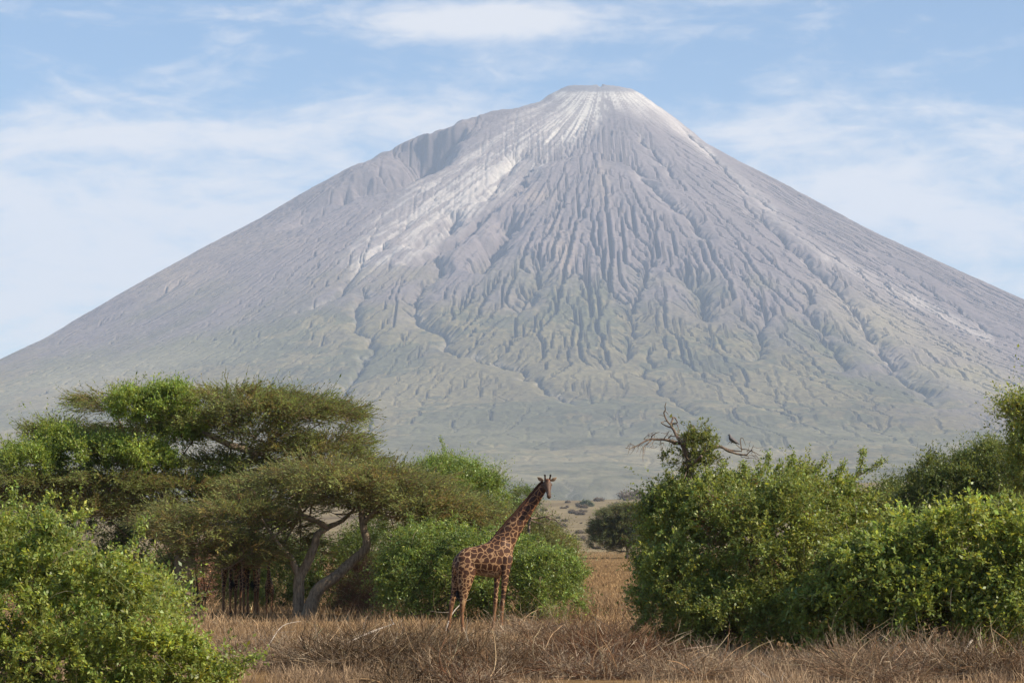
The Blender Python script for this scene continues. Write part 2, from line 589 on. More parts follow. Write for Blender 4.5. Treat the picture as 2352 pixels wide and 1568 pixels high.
    veg = sstep(PYc + (n_m - 0.5) * 190 + (streak - 0.5) * 150 - flow * 6 - line, -70, 120)
    gcol = np.where((n_l + 0.5 * n_s > 0.78)[..., None], col(0.165, 0.140, 0.062), col(0.102, 0.100, 0.043)) * (0.62 + 0.76 * vnoise(X / 14, Y / 26, 49, 2)[..., None]) * (0.75 + 0.5 * n_m[..., None])
    C = C * (1 - 0.85 * veg[..., None]) + gcol * 0.85 * veg[..., None]
    # dry yellow grass on the right flank and on the apron
    d0 = (PYc - (640 + (PXc - 1800) * 0.50)) / 60
    yl = np.exp(-d0 ** 2) * sstep(PXc, 1780, 2050) * (0.3 + 1.0 * n_m)
    C = put(C, np.clip(yl, 0, 1) * 0.7, (0.34, 0.29, 0.16))
    apron = sstep(PYc + (n_m - 0.5) * 140, 930, 1110)
    pat = vnoise(X / 330, Y / 130, 47, 4, 0.6)
    C = put(C, apron * sstep(pat, 0.3, 0.75) * 0.65, (0.27, 0.235, 0.145))
    C = put(C, np.exp(-((PXc - 200) / 330) ** 2 - ((PYc - (880 - (PXc - 200) * 0.25)) / 60) ** 2) * (0.2 + 0.9 * n_m) * 0.6, (0.33, 0.29, 0.20))
    # pale stream beds
    bed = np.clip(white * 0.9 * sstep(vnoise(X / 30, Y / 60, 51, 3), .4, .62), 0, 1)
    bed = np.maximum(bed, sstep(flow, 5.2, 7.2) * 0.35 * sstep(steep, 0.15, 0.4) * (n_s > 0.45))
    C = put(C, bed * 0.7, (0.60, 0.54, 0.47))
    C = np.clip(C, 0.03, 0.8)

    me = grid_mesh('mountain', X, Y, H, C)
    m, t = new_mat('mountain_ground')
    a = t.n('ShaderNodeAttribute', attribute_name='tint')
    g = t.n('ShaderNodeNewGeometry')
    nz = t.n('ShaderNodeTexNoise', i_Vector=g.outputs['Position'], i_Scale=0.06, i_Detail=5.0, i_Roughness=0.65)
    f = t.math('MULTIPLY_ADD', nz.outputs[0], 0.7, 0.65)
    c = t.mix(1.0, a.outputs['Color'], t.n('ShaderNodeCombineColor', i_0=f, i_1=f, i_2=f).outputs[0], 'MULTIPLY')
    bp = t.n('ShaderNodeBump', i_Strength=0.5, i_Distance=6.0, i_Height=nz.outputs[0])
    b = t.n('ShaderNodeBsdfDiffuse', i_Color=c, i_Normal=bp.outputs[0], i_Roughness=0.6)
    finish(t, b.outputs[0])
    o = link('mountain', me, m)
    tag(o, 'tall grey and white ash covered volcano with gullied slopes', 'mountain', kind='structure')
    return o


build_mountain()


# ------------------------------------------------------------------ ground
_GY = np.array([-4000, 0, 110, 200, 290, 345, 420, 560, 700, 1000, 1300, 1600, 1850, 2000, 2120, 2400, 4000, 6000, 20000.0])
_GZ = np.array([0, 0, 0.0, 0.55, 1.45, 2.15, 1.5, 2.0, 3.4, 8.6, 15.0, 25.0, 35.5, 40.5, 41.5, 38, 40, 60, 60.0])


def ground_z(x, y):
    x = np.asarray(x, float)
    y = np.asarray(y, float)
    z = np.interp(y, _GY, _GZ)
    far = sstep(y, 600, 1900) * (1 - sstep(y, 2600, 4500))
    z = z + far * (14 * np.exp(-((x - 300) / 130.0) ** 2) + 7 * (vnoise(x / 160 + 60, y / 300 + 9, 61, 3) - 0.5))
    near = sstep(y, 20, 60) * (1 - sstep(y, 300, 700))
    z = z + near * 0.22 * (vnoise(x / 5.0 + 70, y / 6.0 + 30, 62, 3) - 0.5)
    return z


def build_ground():
    def spaced(n, near, far, p):
        t = np.linspace(-1, 1, n)
        return near * t + (far - near) * np.sign(t) * np.abs(t) ** p
    xs = spaced(361, 160, 16000, 7)
    ys = np.concatenate([np.linspace(-4000, 0, 8), np.arange(4, 130, 1.2), 130 * 1.022 ** np.arange(0, 228)])
    ys = ys[ys < 17500]
    X, Y = np.meshgrid(xs, ys)
    Z = ground_z(X, Y)
    me = grid_mesh('ground', X, Y, Z)
    m, t = new_mat('dry_earth')
    g = t.n('ShaderNodeNewGeometry')
    sp = t.n('ShaderNodeSeparateXYZ', i_0=g.outputs['Position'])
    n1 = t.n('ShaderNodeTexNoise', i_Vector=g.outputs['Position'], i_Scale=0.35, i_Detail=6.0, i_Roughness=0.6)
    n2 = t.n('ShaderNodeTexNoise', i_Vector=g.outputs['Position'], i_Scale=3.2, i_Detail=5.0, i_Roughness=0.7)
    cn = t.ramp(t.math('ADD', t.math('MULTIPLY', n1.outputs[0], 0.55), t.math('MULTIPLY', n2.outputs[0], 0.45)),
                [(0.32, (0.095, 0.058, 0.030)), (0.5, (0.175, 0.108, 0.050)), (0.68, (0.27, 0.175, 0.085))])
    # the far plain: pale straw with scrubby stripes
    mp = t.n('ShaderNodeMapping', i_Scale=(0.016, 0.005, 0.0), i_Vector=g.outputs['Position'])
    n3 = t.n('ShaderNodeTexNoise', i_Vector=mp.outputs[0], i_Scale=1.0, i_Detail=8.0, i_Roughness=0.68)
    cf = t.ramp(n3.outputs[0], [(0.34, (0.10, 0.075, 0.05)), (0.43, (0.175, 0.138, 0.085)), (0.56, (0.225, 0.18, 0.105)), (0.7, (0.27, 0.215, 0.13))])
    c = t.mix(t.smooth(sp.outputs[1], 250, 420), cn, cf)
    bp = t.n('ShaderNodeBump', i_Strength=0.8, i_Distance=0.08, i_Height=n2.outputs[0])
    b = t.n('ShaderNodeBsdfDiffuse', i_Color=c, i_Normal=bp.outputs[0])
    finish(t, b.outputs[0])
    tag(link('ground', me, m), 'dry brown savanna ground rising to the foot of the volcano', 'ground', kind='structure')


build_ground()


# ------------------------------------------------------------------ plant material
def leaf_material(name, rough=0.45, spec=0.4, trans=0.38):
    m, t = new_mat(name)
    a = t.n('ShaderNodeAttribute', attribute_name='tint')
    p = t.n('ShaderNodeBsdfPrincipled', i_Base_Color=a.outputs['Color'], i_Roughness=rough)
    p.inputs['Specular IOR Level'].default_value = spec
    hs = t.n('ShaderNodeHueSaturation', i_Hue=0.485, i_Saturation=1.15, i_Value=1.75, i_Color=a.outputs['Color'])
    tr = t.n('ShaderNodeBsdfTranslucent', i_Color=hs.outputs[0])
    mx = t.n('ShaderNodeMixShader', i_0=trans, i_1=p.outputs[0], i_2=tr.outputs[0])
    finish(t, mx.outputs[0])
    return m


def bark_material(name, c0, c1, scale=14.0, stretch=0.25):
    m, t = new_mat(name)
    tc = t.n('ShaderNodeTexCoord')
    mp = t.n('ShaderNodeMapping', i_Scale=(1, 1, stretch), i_Vector=tc.outputs['Object'])
    n1 = t.n('ShaderNodeTexNoise', i_Vector=mp.outputs[0], i_Scale=scale, i_Detail=6.0, i_Roughness=0.7)
    c = t.ramp(n1.outputs[0], [(0.3, c0), (0.72, c1)])
    bp = t.n('ShaderNodeBump', i_Strength=0.9, i_Distance=0.03, i_Height=n1.outputs[0])
    b = t.n('ShaderNodeBsdfPrincipled', i_Base_Color=c, i_Roughness=0.9, i_Normal=bp.outputs[0])
    b.inputs['Specular IOR Level'].default_value = 0.15
    finish(t, b.outputs[0])
    return m


M_LEAF = leaf_material('broad_leaf')
M_FEATHER = leaf_material('feathery_leaf', 0.6, 0.2, 0.4)
M_DRY = leaf_material('dry_stalk', 0.8, 0.1, 0.12)
M_BARK = bark_material('acacia_bark', (0.09, 0.064, 0.043, 1), (0.42, 0.32, 0.22, 1))
M_STEM = bark_material('bush_stem', (0.06, 0.045, 0.03, 1), (0.22, 0.17, 0.12, 1), 20)
M_DEAD = bark_material('weathered_wood', (0.07, 0.05, 0.038, 1), (0.30, 0.22, 0.16, 1), 22)
M_PALE = bark_material('bleached_wood', (0.22, 0.18, 0.14, 1), (0.52, 0.45, 0.37, 1), 18)


# ------------------------------------------------------------------ geometry of plants
def norm(v):
    return v / np.maximum(np.linalg.norm(v, axis=-1, keepdims=True), 1e-9)


def smooth_path(pts, n):
    """Catmull-Rom through the points"""
    p = np.asarray(pts, float)
    p = np.vstack([2 * p[0] - p[1], p, 2 * p[-1] - p[-2]])
    out = []
    segs = len(p) - 3
    for k in range(n):
        s = k / (n - 1) * segs
        i = min(int(s), segs - 1)
        t = s - i
        a, b, c, d = p[i], p[i + 1], p[i + 2], p[i + 3]
        out.append(0.5 * (2 * b + (c - a) * t + (2 * a - 5 * b + 4 * c - d) * t * t + (3 * b - a - 3 * c + d) * t ** 3))
    return np.array(out)


class Tubes:
    """collects round, tapering branches into one mesh"""
    def __init__(self, seed=0):
        self.v, self.f, self.n = [], [], 0
        self.rng = np.random.default_rng(seed)

    def add(self, pts, r0, r1, sides=6, n=None, rough=0.0, radii=None):
        pts = np.asarray(pts, float)
        n = n or max(4, 4 * (len(pts) - 1) + 1)
        P = smooth_path(pts, n) if len(pts) > 2 else pts[0] + (pts[1] - pts[0]) * np.linspace(0, 1, n)[:, None]
        if radii is not None:
            R = np.interp(np.linspace(0, 1, n), np.linspace(0, 1, len(radii)), radii)
        else:
            R = r0 + (r1 - r0) * np.linspace(0, 1, n) ** 0.8
        T = norm(np.gradient(P, axis=0))
        ref = np.array([0.31, 0.83, 0.46])
        A = norm(np.cross(T, ref))
        B = np.cross(T, A)
        ang = np.linspace(0, 2 * np.pi, sides, endpoint=False)
        if rough:
            R = R[:, None] * (1 + rough * (self.rng.random((n, sides)) - 0.5))
        else:
            R = np.repeat(R[:, None], sides, 1)
        V = P[:, None, :] + R[..., None] * (np.cos(ang)[None, :, None] * A[:, None, :] + np.sin(ang)[None, :, None] * B[:, None, :])
        self.v.append(V.reshape(-1, 3))
        i = np.arange(n * sides).reshape(n, sides) + self.n
        j = np.roll(i, -1, axis=1)
        self.f.append(np.stack([i[:-1], j[:-1], j[1:], i[1:]], -1).reshape(-1, 4))
        # closed tip
        self.v.append(P[-1:] + T[-1:] * R[-1:, :1] * 1.2)
        tip = self.n + n * sides
        self.f.append(np.stack([i[-1], j[-1], np.full(sides, tip), np.full(sides, tip)], -1))
        self.n += n * sides + 1
        return P

    def build(self, name, mat, parent=None, origin=(0, 0, 0)):
        v = np.concatenate(self.v) - np.array(origin)
        f = np.concatenate(self.f)
        me = bpy.data.meshes.new(name)
        faces = [tuple(q[:3]) if q[2] == q[3] else tuple(q) for q in f.tolist()]
        me.from_pydata(v.tolist(), [], faces)
        me.polygons.foreach_set('use_smooth', np.ones(len(faces), bool))
        return link(name, me, mat, parent)


class Leaves:
    """collects leaf-sized faces (four corners each) with a natural tint"""
    def __init__(self):
        self.v, self.c = [], []

    def add(self, base, d, side, length, width, tint, mid=0.45):
        """arrays: base (n,3), unit direction, unit side, length (n,), width (n,), tint (n,3)"""
        L = np.asarray(length)[:, None]
        W = np.asarray(width)[:, None] * 0.5
        p0 = base
        p1 = base + d * L * mid + side * W
        p2 = base + d * L
        p3 = base + d * L * mid - side * W
        self.v.append(np.stack([p0, p1, p2, p3], 1).reshape(-1, 3))
        self.c.append(np.repeat(tint, 4, axis=0))

    def strip(self, p0, p1, side, w0, w1, tint):
        w0 = np.asarray(w0)[:, None] * 0.5
        w1 = np.asarray(w1)[:, None] * 0.5
        self.v.append(np.stack([p0 - side * w0, p0 + side * w0, p1 + side * w1, p1 - side * w1], 1).reshape(-1, 3))
        self.c.append(np.repeat(tint, 4, axis=0))

    def build(self, name, mat, parent=None, origin=(0, 0, 0)):
        v = np.concatenate(self.v) - np.array(origin)
        c = np.concatenate(self.c)
        me = mesh_from(name, v, np.arange(len(v)), 4, False, c)
        return link(name, me, mat, parent)


def rand_unit(rng, n):
    return norm(rng.normal(size=(n, 3)))


def tints(rng, n, c, var=0.25, hue=0.12):
    c = np.asarray(c)
    k = np.exp(rng.normal(size=(n, 1)) * var)
    h = rng.normal(size=(n, 1)) * hue
    t = c[None, :] * k * np.concatenate([1 + h, np.ones_like(h), 1 - 0.3 * h], 1)
    return np.clip(t, 0.005, 0.7)


def bush_leaves(blobs, rng, clumps, shoots, per, leaf=(0.05, 0.025), color=(0.075, 0.115, 0.03), clump_r=0.35,
                shoot_len=(0.25, 0.6), up=0.45, var=0.22, inner=0.15, dry=0.0, drop=0.0, floor=True):
    """blobs: (centre, radii). Clumps of shoots grow from the outside of the crown; returns Leaves and the clump centres"""
    LV = Leaves()
    cen = np.array([b[0] for b in blobs], float)
    rad = np.array([b[1] for b in blobs], float)
    area = (rad[:, 0] * rad[:, 1] * rad[:, 2]) ** (2 / 3)
    pk = rng.choice(len(blobs), size=clumps * 3, p=area / area.sum())
    d = rand_unit(rng, clumps * 3)
    d[:, 2] = np.where((d[:, 2] < -0.55) & (rng.random(clumps * 3) < .6), -d[:, 2], d[:, 2])
    fr = 1 - np.abs(rng.normal(size=clumps * 3)) * 0.14
    ph = rng.uniform(0, 60)
    lump = vnoise(d[:, 0] * 3.0 + d[:, 2] * 2.2 + pk * 7.1 + ph, d[:, 1] * 3.0 - d[:, 2] * 2.5 + pk * 3.7 + ph, 5, 2)
    fr *= 0.62 + 0.62 * lump
    fr = np.where((rng.random(clumps * 3) < .09) & (d[:, 2] > -.1), fr * rng.uniform(1.06, 1.22, clumps * 3), fr)
    fr = np.where(rng.random(clumps * 3) < inner, rng.uniform(0.3, 0.85, clumps * 3), fr)
    P = cen[pk] + d * rad[pk] * fr[:, None]
    if floor:
        low = ground_z(P[:, 0], P[:, 1]) + 0.12
        P[:, 2] = np.where(P[:, 2] < low, low + rng.random(len(P)) * 0.25, P[:, 2])
    # drop those buried in another blob
    q = np.min(np.linalg.norm((P[:, None, :] - cen[None]) / rad[None], axis=2), axis=1)
    keep = (q > 0.62) | (rng.random(len(P)) < 0.18)
    if floor:
        keep &= P[:, 2] > ground_z(P[:, 0], P[:, 1]) + 0.02
    P, d = P[keep][:clumps], d[keep][:clumps]
    nrm = norm(d / 1.0)
    k = len(P)
    csz = clump_r * np.exp(rng.normal(size=k) * 0.42)
    ctint = np.exp(rng.normal(size=k) * 0.2)
    cdry = rng.random(k) < dry
    pn = vnoise(P[:, 0] / .9 + 33 + P[:, 2] * .6, P[:, 1] / .9 + 21 + P[:, 2] / .9, 6, 2)
    ctone = np.array([1.0, 1.0, 1.0])[None] + (pn[:, None] - .5) * np.array([.55, .42, .2])[None]
    # shoots
    ci = np.repeat(np.arange(k), shoots)
    n = len(ci)
    sd = norm(nrm[ci] * 0.55 + rand_unit(rng, n) * 0.9 + np.array([0, 0, up]))
    s0 = P[ci] + rand_unit(rng, n) * csz[ci, None] * 0.45 * rng.random((n, 1))
    sl = rng.uniform(*shoot_len, n) * (csz[ci] / clump_r)
    # leaves on shoots
    si = np.repeat(np.arange(n), per)
    t = np.tile((np.arange(per) + 0.6) / per, n) + rng.normal(size=n * per) * 0.04
    base = s0[si] + sd[si] * (sl[si] * t)[:, None]
    base[:, 2] -= drop * (sl[si] * t) ** 2 + rng.normal(size=len(t)) * 0.006
    base += rng.normal(size=base.shape) * 0.012
    ld = norm(sd[si] * 0.5 + rand_unit(rng, len(t)) * 1.0 + np.array([0, 0, 0.15]))
    sidev = norm(np.cross(ld, rand_unit(rng, len(t)) + np.array([0, 0, 1.2])))
    ln = leaf[0] * np.exp(rng.normal(size=len(t)) * 0.25)
    tc = tints(rng, len(t), color, var, 0.10) * ctint[ci[si], None] * ctone[ci[si]]
    brown = np.array([0.16, 0.105, 0.05])
    tc = np.where((cdry[ci[si]] & (rng.random(len(t)) < 0.8))[:, None], brown * np.exp(rng.normal(size=(len(t), 1)) * 0.3), tc)
    yel = rng.random(len(t)) < 0.015
    tc = np.where(yel[:, None], tc * np.array([1.7, 1.35, 0.9]), tc)
    LV.add(base, ld, sidev, ln, ln * leaf[1] / leaf[0], tc)
    # the green shoots themselves
    sv = norm(np.cross(sd, rand_unit(rng, n)))
    e = s0 + sd * sl[:, None]
    e[:, 2] -= drop * sl ** 2
    LV.strip(s0, e, sv, np.full(n, 0.008), np.full(n, 0.003), tints(rng, n, np.array(color) * np.array([1.1, 0.8, 0.9]), 0.2))
    return LV, P


def stems_to(P, base_pts, rng, n, r=0.03, tubes=None):
    T = tubes or Tubes(int(rng.integers(1e6)))
    for i in rng.choice(len(P), size=min(n, len(P)), replace=False):
        b = base_pts[rng.integers(len(base_pts))]
        b = np.array([b[0], b[1], float(ground_z(b[0], b[1])) - 0.05]) + np.append(rng.normal(size=2) * 0.12, 0)
        p = P[i]
        mid = b * 0.5 + p * 0.5 + np.append(rng.normal(size=2) * 0.15, rng.uniform(0.05, 0.35))
        rr = r * rng.uniform(0.5, 1.2)
        T.add([b, b * 0.75 + mid * 0.25 + rng.normal(size=3) * 0.03, mid, p], rr, rr * 0.2, 5)
    return T


def plant_root(name, loc, label, cat, group=None):
    e = empty(name, loc)
    tag(e, label, cat, group)
    return e


def make_bush(name, label, cat, blobs, seed, clumps, shoots, per, stems=14, group=None, base=None, twig_r=0.03, sprays=(), crown='crown', mat=None, bare=1.5, **kw):
    rng = np.random.default_rng(seed)
    LV, P = bush_leaves(blobs, rng, clumps, shoots, per, **kw)
    col = kw.get('color', (0.075, 0.115, 0.03))
    lf = kw.get('leaf', (0.05, 0.025))
    T = Tubes(seed)
    base = base or [(b[0][0], b[0][1]) for b in blobs]
    for sp in sprays:       # long shoots that stand out of the crown
        pts = np.array(sp, float)
        T.add(pts, 0.016, 0.004, 4)
        C = smooth_path(pts, 40)
        C = C[8:]
        n = len(C) * 7
        bi = np.repeat(np.arange(len(C)), 7)
        b0 = C[bi] + rng.normal(size=(n, 3)) * 0.05
        ld = rand_unit(rng, n)
        LV.add(b0, ld, norm(np.cross(ld, rand_unit(rng, n))), lf[0] * np.exp(rng.normal(size=n) * 0.25), np.full(n, lf[1]), tints(rng, n, col, 0.25, 0.1))
    # bare arching shoots over the crown
    nb = int(stems * bare)
    if nb:
        i = rng.choice(len(P), size=nb)
        b0 = P[i]
        cc = np.mean([b[0] for b in blobs], axis=0)
        dd = norm(norm(b0 - cc) * .8 + rand_unit(rng, nb) * .8 + np.array([0, -.3, .35]))
        ln = rng.uniform(.5, 1.3, nb) * (.05 / max(lf[0], .05)) ** -.3
        side = norm(np.cross(dd, np.array([0, -1.0, .2]) + rand_unit(rng, nb) * .3))
        bc = tints(rng, nb, (.30, .25, .17), .3, .06)
        p0 = b0 - dd * .15
        for k in range(7):
            dd = norm(dd + np.array([0, 0, -.26]) + rand_unit(rng, nb) * .12)
            p1 = p0 + dd * (ln / 7)[:, None]
            LV.strip(p0, p1, side, np.full(nb, .018 * (1 - k / 9)), np.full(nb, .018 * (1 - (k + 1) / 9)), bc)
            p0 = p1
    stems_to(P, base, rng, stems, twig_r, T)
    o = (float(np.mean([b[0] for b in base])), float(np.mean([b[1] for b in base])))
    o = (o[0], o[1], float(ground_z(*o)))
    root = plant_root(name, o, label, cat, group)
    LV.build(crown, mat or M_LEAF, root, o)
    T.build('stems' if 'tree' not in name else 'trunk', M_STEM, root, o)
    return root


def B(px, py, Y, rx, ry_, rz):
    """crown blob: centre by picture point and depth, half sizes in picture units (x, z) and metres (depth)"""
    c = at(px, py, Y)
    s = Y / F
    return (tuple(c), (rx * s, ry_, rz * s))


# ------------------------------------------------------------------ acacias
def acacia_crown(pads, rng, dens=26, color=(0.075, 0.085, 0.032), twigc=(0.17, 0.125, 0.075), leafsz=0.095, per=11, tl=(0.42, 1.05)):
    LV = Leaves()
    for (c, rad) in pads:
        c = np.array(c)
        rx, ry, rz = rad
        n = int(dens * rx * ry * 3.14 * (0.6 + 0.8 * rz) / max(leafsz / 0.095, 1))
        # tufts gather twigs into sprays
        m = max(6, n // 9)
        a = rng.uniform(0, 2 * np.pi, m)
        q = rng.random(m) ** 0.55
        hz = np.sqrt(np.maximum(1 - q * q, 0))
        lay = np.where(rng.random(m) < 0.78, rng.uniform(0.55, 1.0, m), rng.uniform(-0.75, 0.55, m))
        tp = np.stack([np.cos(a) * q * rx, np.sin(a) * q * ry, hz * rz * lay], 1)
        tp += rng.normal(size=tp.shape) * np.array([0.15, 0.15, 0.08])
        outd = np.stack([np.cos(a) * (q + .25), np.sin(a) * (q + .25), 0.10 + 0.22 * (lay > 0.4)], 1)
        ttint = np.exp(rng.normal(size=m) * 0.22)
        olive = rng.random(m)
        ti = np.repeat(np.arange(m), 9)
        n = len(ti)
        d = norm(outd[ti] * 0.9 + rand_unit(rng, n) * np.array([0.40, 0.40, 0.22]))
        s0 = c + tp[ti] + rng.normal(size=(n, 3)) * 0.08
        L = rng.uniform(*tl, n)
        bend = rng.normal(size=n) * 0.18 - 0.12
        prev = s0
        seg = 3
        pts = [s0]
        for k in range(seg):
            t = (k + 1) / seg
            p = s0 + d * (L * t)[:, None]
            p[:, 2] += bend * L * t * t
            p = p + rng.normal(size=p.shape) * 0.02
            pts.append(p)
        for k in range(seg):
            dd = norm(pts[k + 1] - pts[k])
            sv = norm(np.cross(dd, rand_unit(rng, n) * 0.6 + np.array([0, 0.8, 0.4])))
            LV.strip(pts[k], pts[k + 1], sv, np.full(n, 0.017 * (1 - 0.25 * k)), np.full(n, 0.017 * (0.75 - 0.25 * k)), tints(rng, n, twigc, 0.25))
        # leaflets in two ranks along each twig
        si = np.repeat(np.arange(n), per)
        t = np.tile((np.arange(per) + 0.9) / per, n)
        kseg = np.minimum((t * seg).astype(int), seg - 1)
        fr = t * seg - kseg
        PT = np.stack(pts, 0)
        b0 = PT[kseg, si] * (1 - fr)[:, None] + PT[kseg + 1, si] * fr[:, None]
        dd = norm(PT[kseg + 1, si] - PT[kseg, si])
        hs = norm(np.cross(dd, np.array([0, 0, 1.0])) + rng.normal(size=dd.shape) * 0.25)
        sg = np.where(rng.random(len(t)) < 0.5, 1, -1)[:, None]
        ld = norm(dd * 0.95 + hs * sg * 0.5 + rng.normal(size=dd.shape) * 0.28)
        sv = norm(np.cross(ld, np.array([0.2, -0.6, 0.75]) + rng.normal(size=dd.shape) * 0.5))
        ln = leafsz * np.exp(rng.normal(size=len(t)) * 0.3)
        col = np.array(color) * ttint[ti[si], None] * np.exp(rng.normal(size=(len(t), 1)) * 0.22)
        ol = (olive[ti[si]] > 0.82)[:, None]
        col = np.where(ol, col * np.array([1.25, 0.92, 0.9]), col)
        LV.add(b0, ld, sv, ln, ln * 0.30, np.clip(col, 0.005, 0.5))
    return LV


def W(px, py, Y, dy=0.0):
    return np.array(at(px, py, Y + dy))


def build_acacia_twin():
    Y = 92.0
    rng = np.random.default_rng(301)
    o = W(700, 1418, Y)
    o[2] = float(ground_z(o[0], o[1]))
    root = plant_root('acacia_tree', tuple(o), 'umbrella acacia on two leaning grey trunks beside the standing giraffe', 'tree', 'umbrella acacias')
    T = Tubes(5)
    T.add([W(684, 1424, Y), W(686, 1375, Y), W(688, 1326, Y), W(703, 1298, Y), W(723, 1251, Y), W(729, 1228, Y), W(754, 1210, Y, .2), W(790, 1192, Y, .5), W(830, 1150, Y, .8)], 0, 0, 10, 40, 0.12,
          radii=[.235, .20, .19, .17, .15, .13, .10, .07, .03])
    T.add([W(690, 1332, Y), W(678, 1302, Y), W(668, 1279, Y), W(655, 1268, Y, -.3), W(630, 1235, Y, -.6), W(600, 1190, Y, -1)], 0, 0, 8, 24, 0.12, radii=[.15, .12, .10, .08, .06, .025])
    T.add([W(752, 1212, Y, .1), W(738, 1202, Y), W(712, 1190, Y), W(690, 1181, Y), W(688, 1152, Y), W(678, 1110, Y, .5)], 0, 0, 8, 24, 0.15, radii=[.11, .10, .10, .09, .06, .02])
    T.add([W(712, 1190, Y), W(715, 1165, Y), W(730, 1130, Y, -.6)], 0.04, 0.015, 6)
    T.add([W(707, 1420, Y, -.3), W(718, 1380, Y, -.35), W(735, 1349, Y, -.4), W(770, 1324, Y, -.3), W(809, 1288, Y), W(838, 1262, Y), W(842, 1240, Y), W(836, 1215, Y), W(831, 1169, Y, .2), W(850, 1120, Y, .5)], 0, 0, 10, 44, 0.12,
          radii=[.29, .235, .21, .20, .175, .16, .145, .13, .11, .05])
    T.add([W(836, 1200, Y), W(880, 1160, Y, -.4), W(940, 1140, Y, -.8), W(1000, 1140, Y, -1)], 0.09, 0.02, 6)
    T.add([W(834, 1180, Y), W(800, 1130, Y, .4), W(760, 1090, Y, .8)], 0.07, 0.02, 6)
    T.add([W(838, 1190, Y), W(900, 1130, Y, 1.4), W(960, 1110, Y, 2.6)], 0.07, 0.02, 6)
    T.add([W(905, 1255, Y, .6), W(896, 1235, Y, .5), W(905, 1222, Y, .5), W(893, 1170, Y, .3)], 0.035, 0.02, 6)
    T.add([W(905, 1222, Y, .5), W(925, 1208, Y, .6)], 0.02, 0.01, 5)
    pads = [B(735, 1118, Y, 125, 2.6, 44), B(845, 1135, Y, 140, 3.0, 46), B(950, 1165, Y, 120, 2.8, 36), B(1050, 1198, Y, 95, 2.2, 32), B(1000, 1188, Y - 1, 100, 2.2, 28),
            B(620, 1140, Y + 1.2, 105, 2.2, 38), B(545, 1190, Y - .5, 110, 2.0, 28), B(455, 1240, Y - 1, 100, 1.8, 28), B(560, 1268, Y - .8, 80, 1.4, 22),
            B(640, 1215, Y + .5, 66, 1.2, 22), B(770, 1172, Y + 1.0, 84, 1.8, 26), B(690, 1258, Y + 1.4, 56, 1.0, 20), B(405, 1200, Y + .2, 76, 1.6, 26),
            B(890, 1108, Y + 1.5, 120, 2.2, 15), B(1105, 1216, Y - .4, 62, 1.5, 25), B(520, 1302, Y - 1, 60, 1.0, 16), B(555, 1275, Y + 1.5, 80, 1.2, 24), B(620, 1284, Y + .8, 52, 1.0, 18), B(490, 1266, Y + 1.0, 76, 1.2, 24)]
    for c, rd in pads:          # a limb reaches into every layer of the crown
        src = W(831, 1169, Y, .2) if c[0] > W(760, 0, Y)[0] else W(690, 1181, Y)
        T.add([src, (src + np.array(c)) / 2 + np.array([0, 0, -.15]), np.array(c) + np.array([0, 0, -rd[2] * .3])], 0.045, 0.015, 5)
        for _ in range(5):
            e = np.array(c) + rng.uniform(-.7, .7, 3) * np.array(rd)
            T.add([np.array(c) + np.array([0, 0, -rd[2] * .3]), (np.array(c) + e) / 2 + rng.normal(size=3) * .1, e], 0.022, 0.006, 4)
    T.build('trunk', M_BARK, root, o)
    acacia_crown(pads, rng, 82, (0.158, 0.180, 0.056)).build('crown', M_FEATHER, root, o)


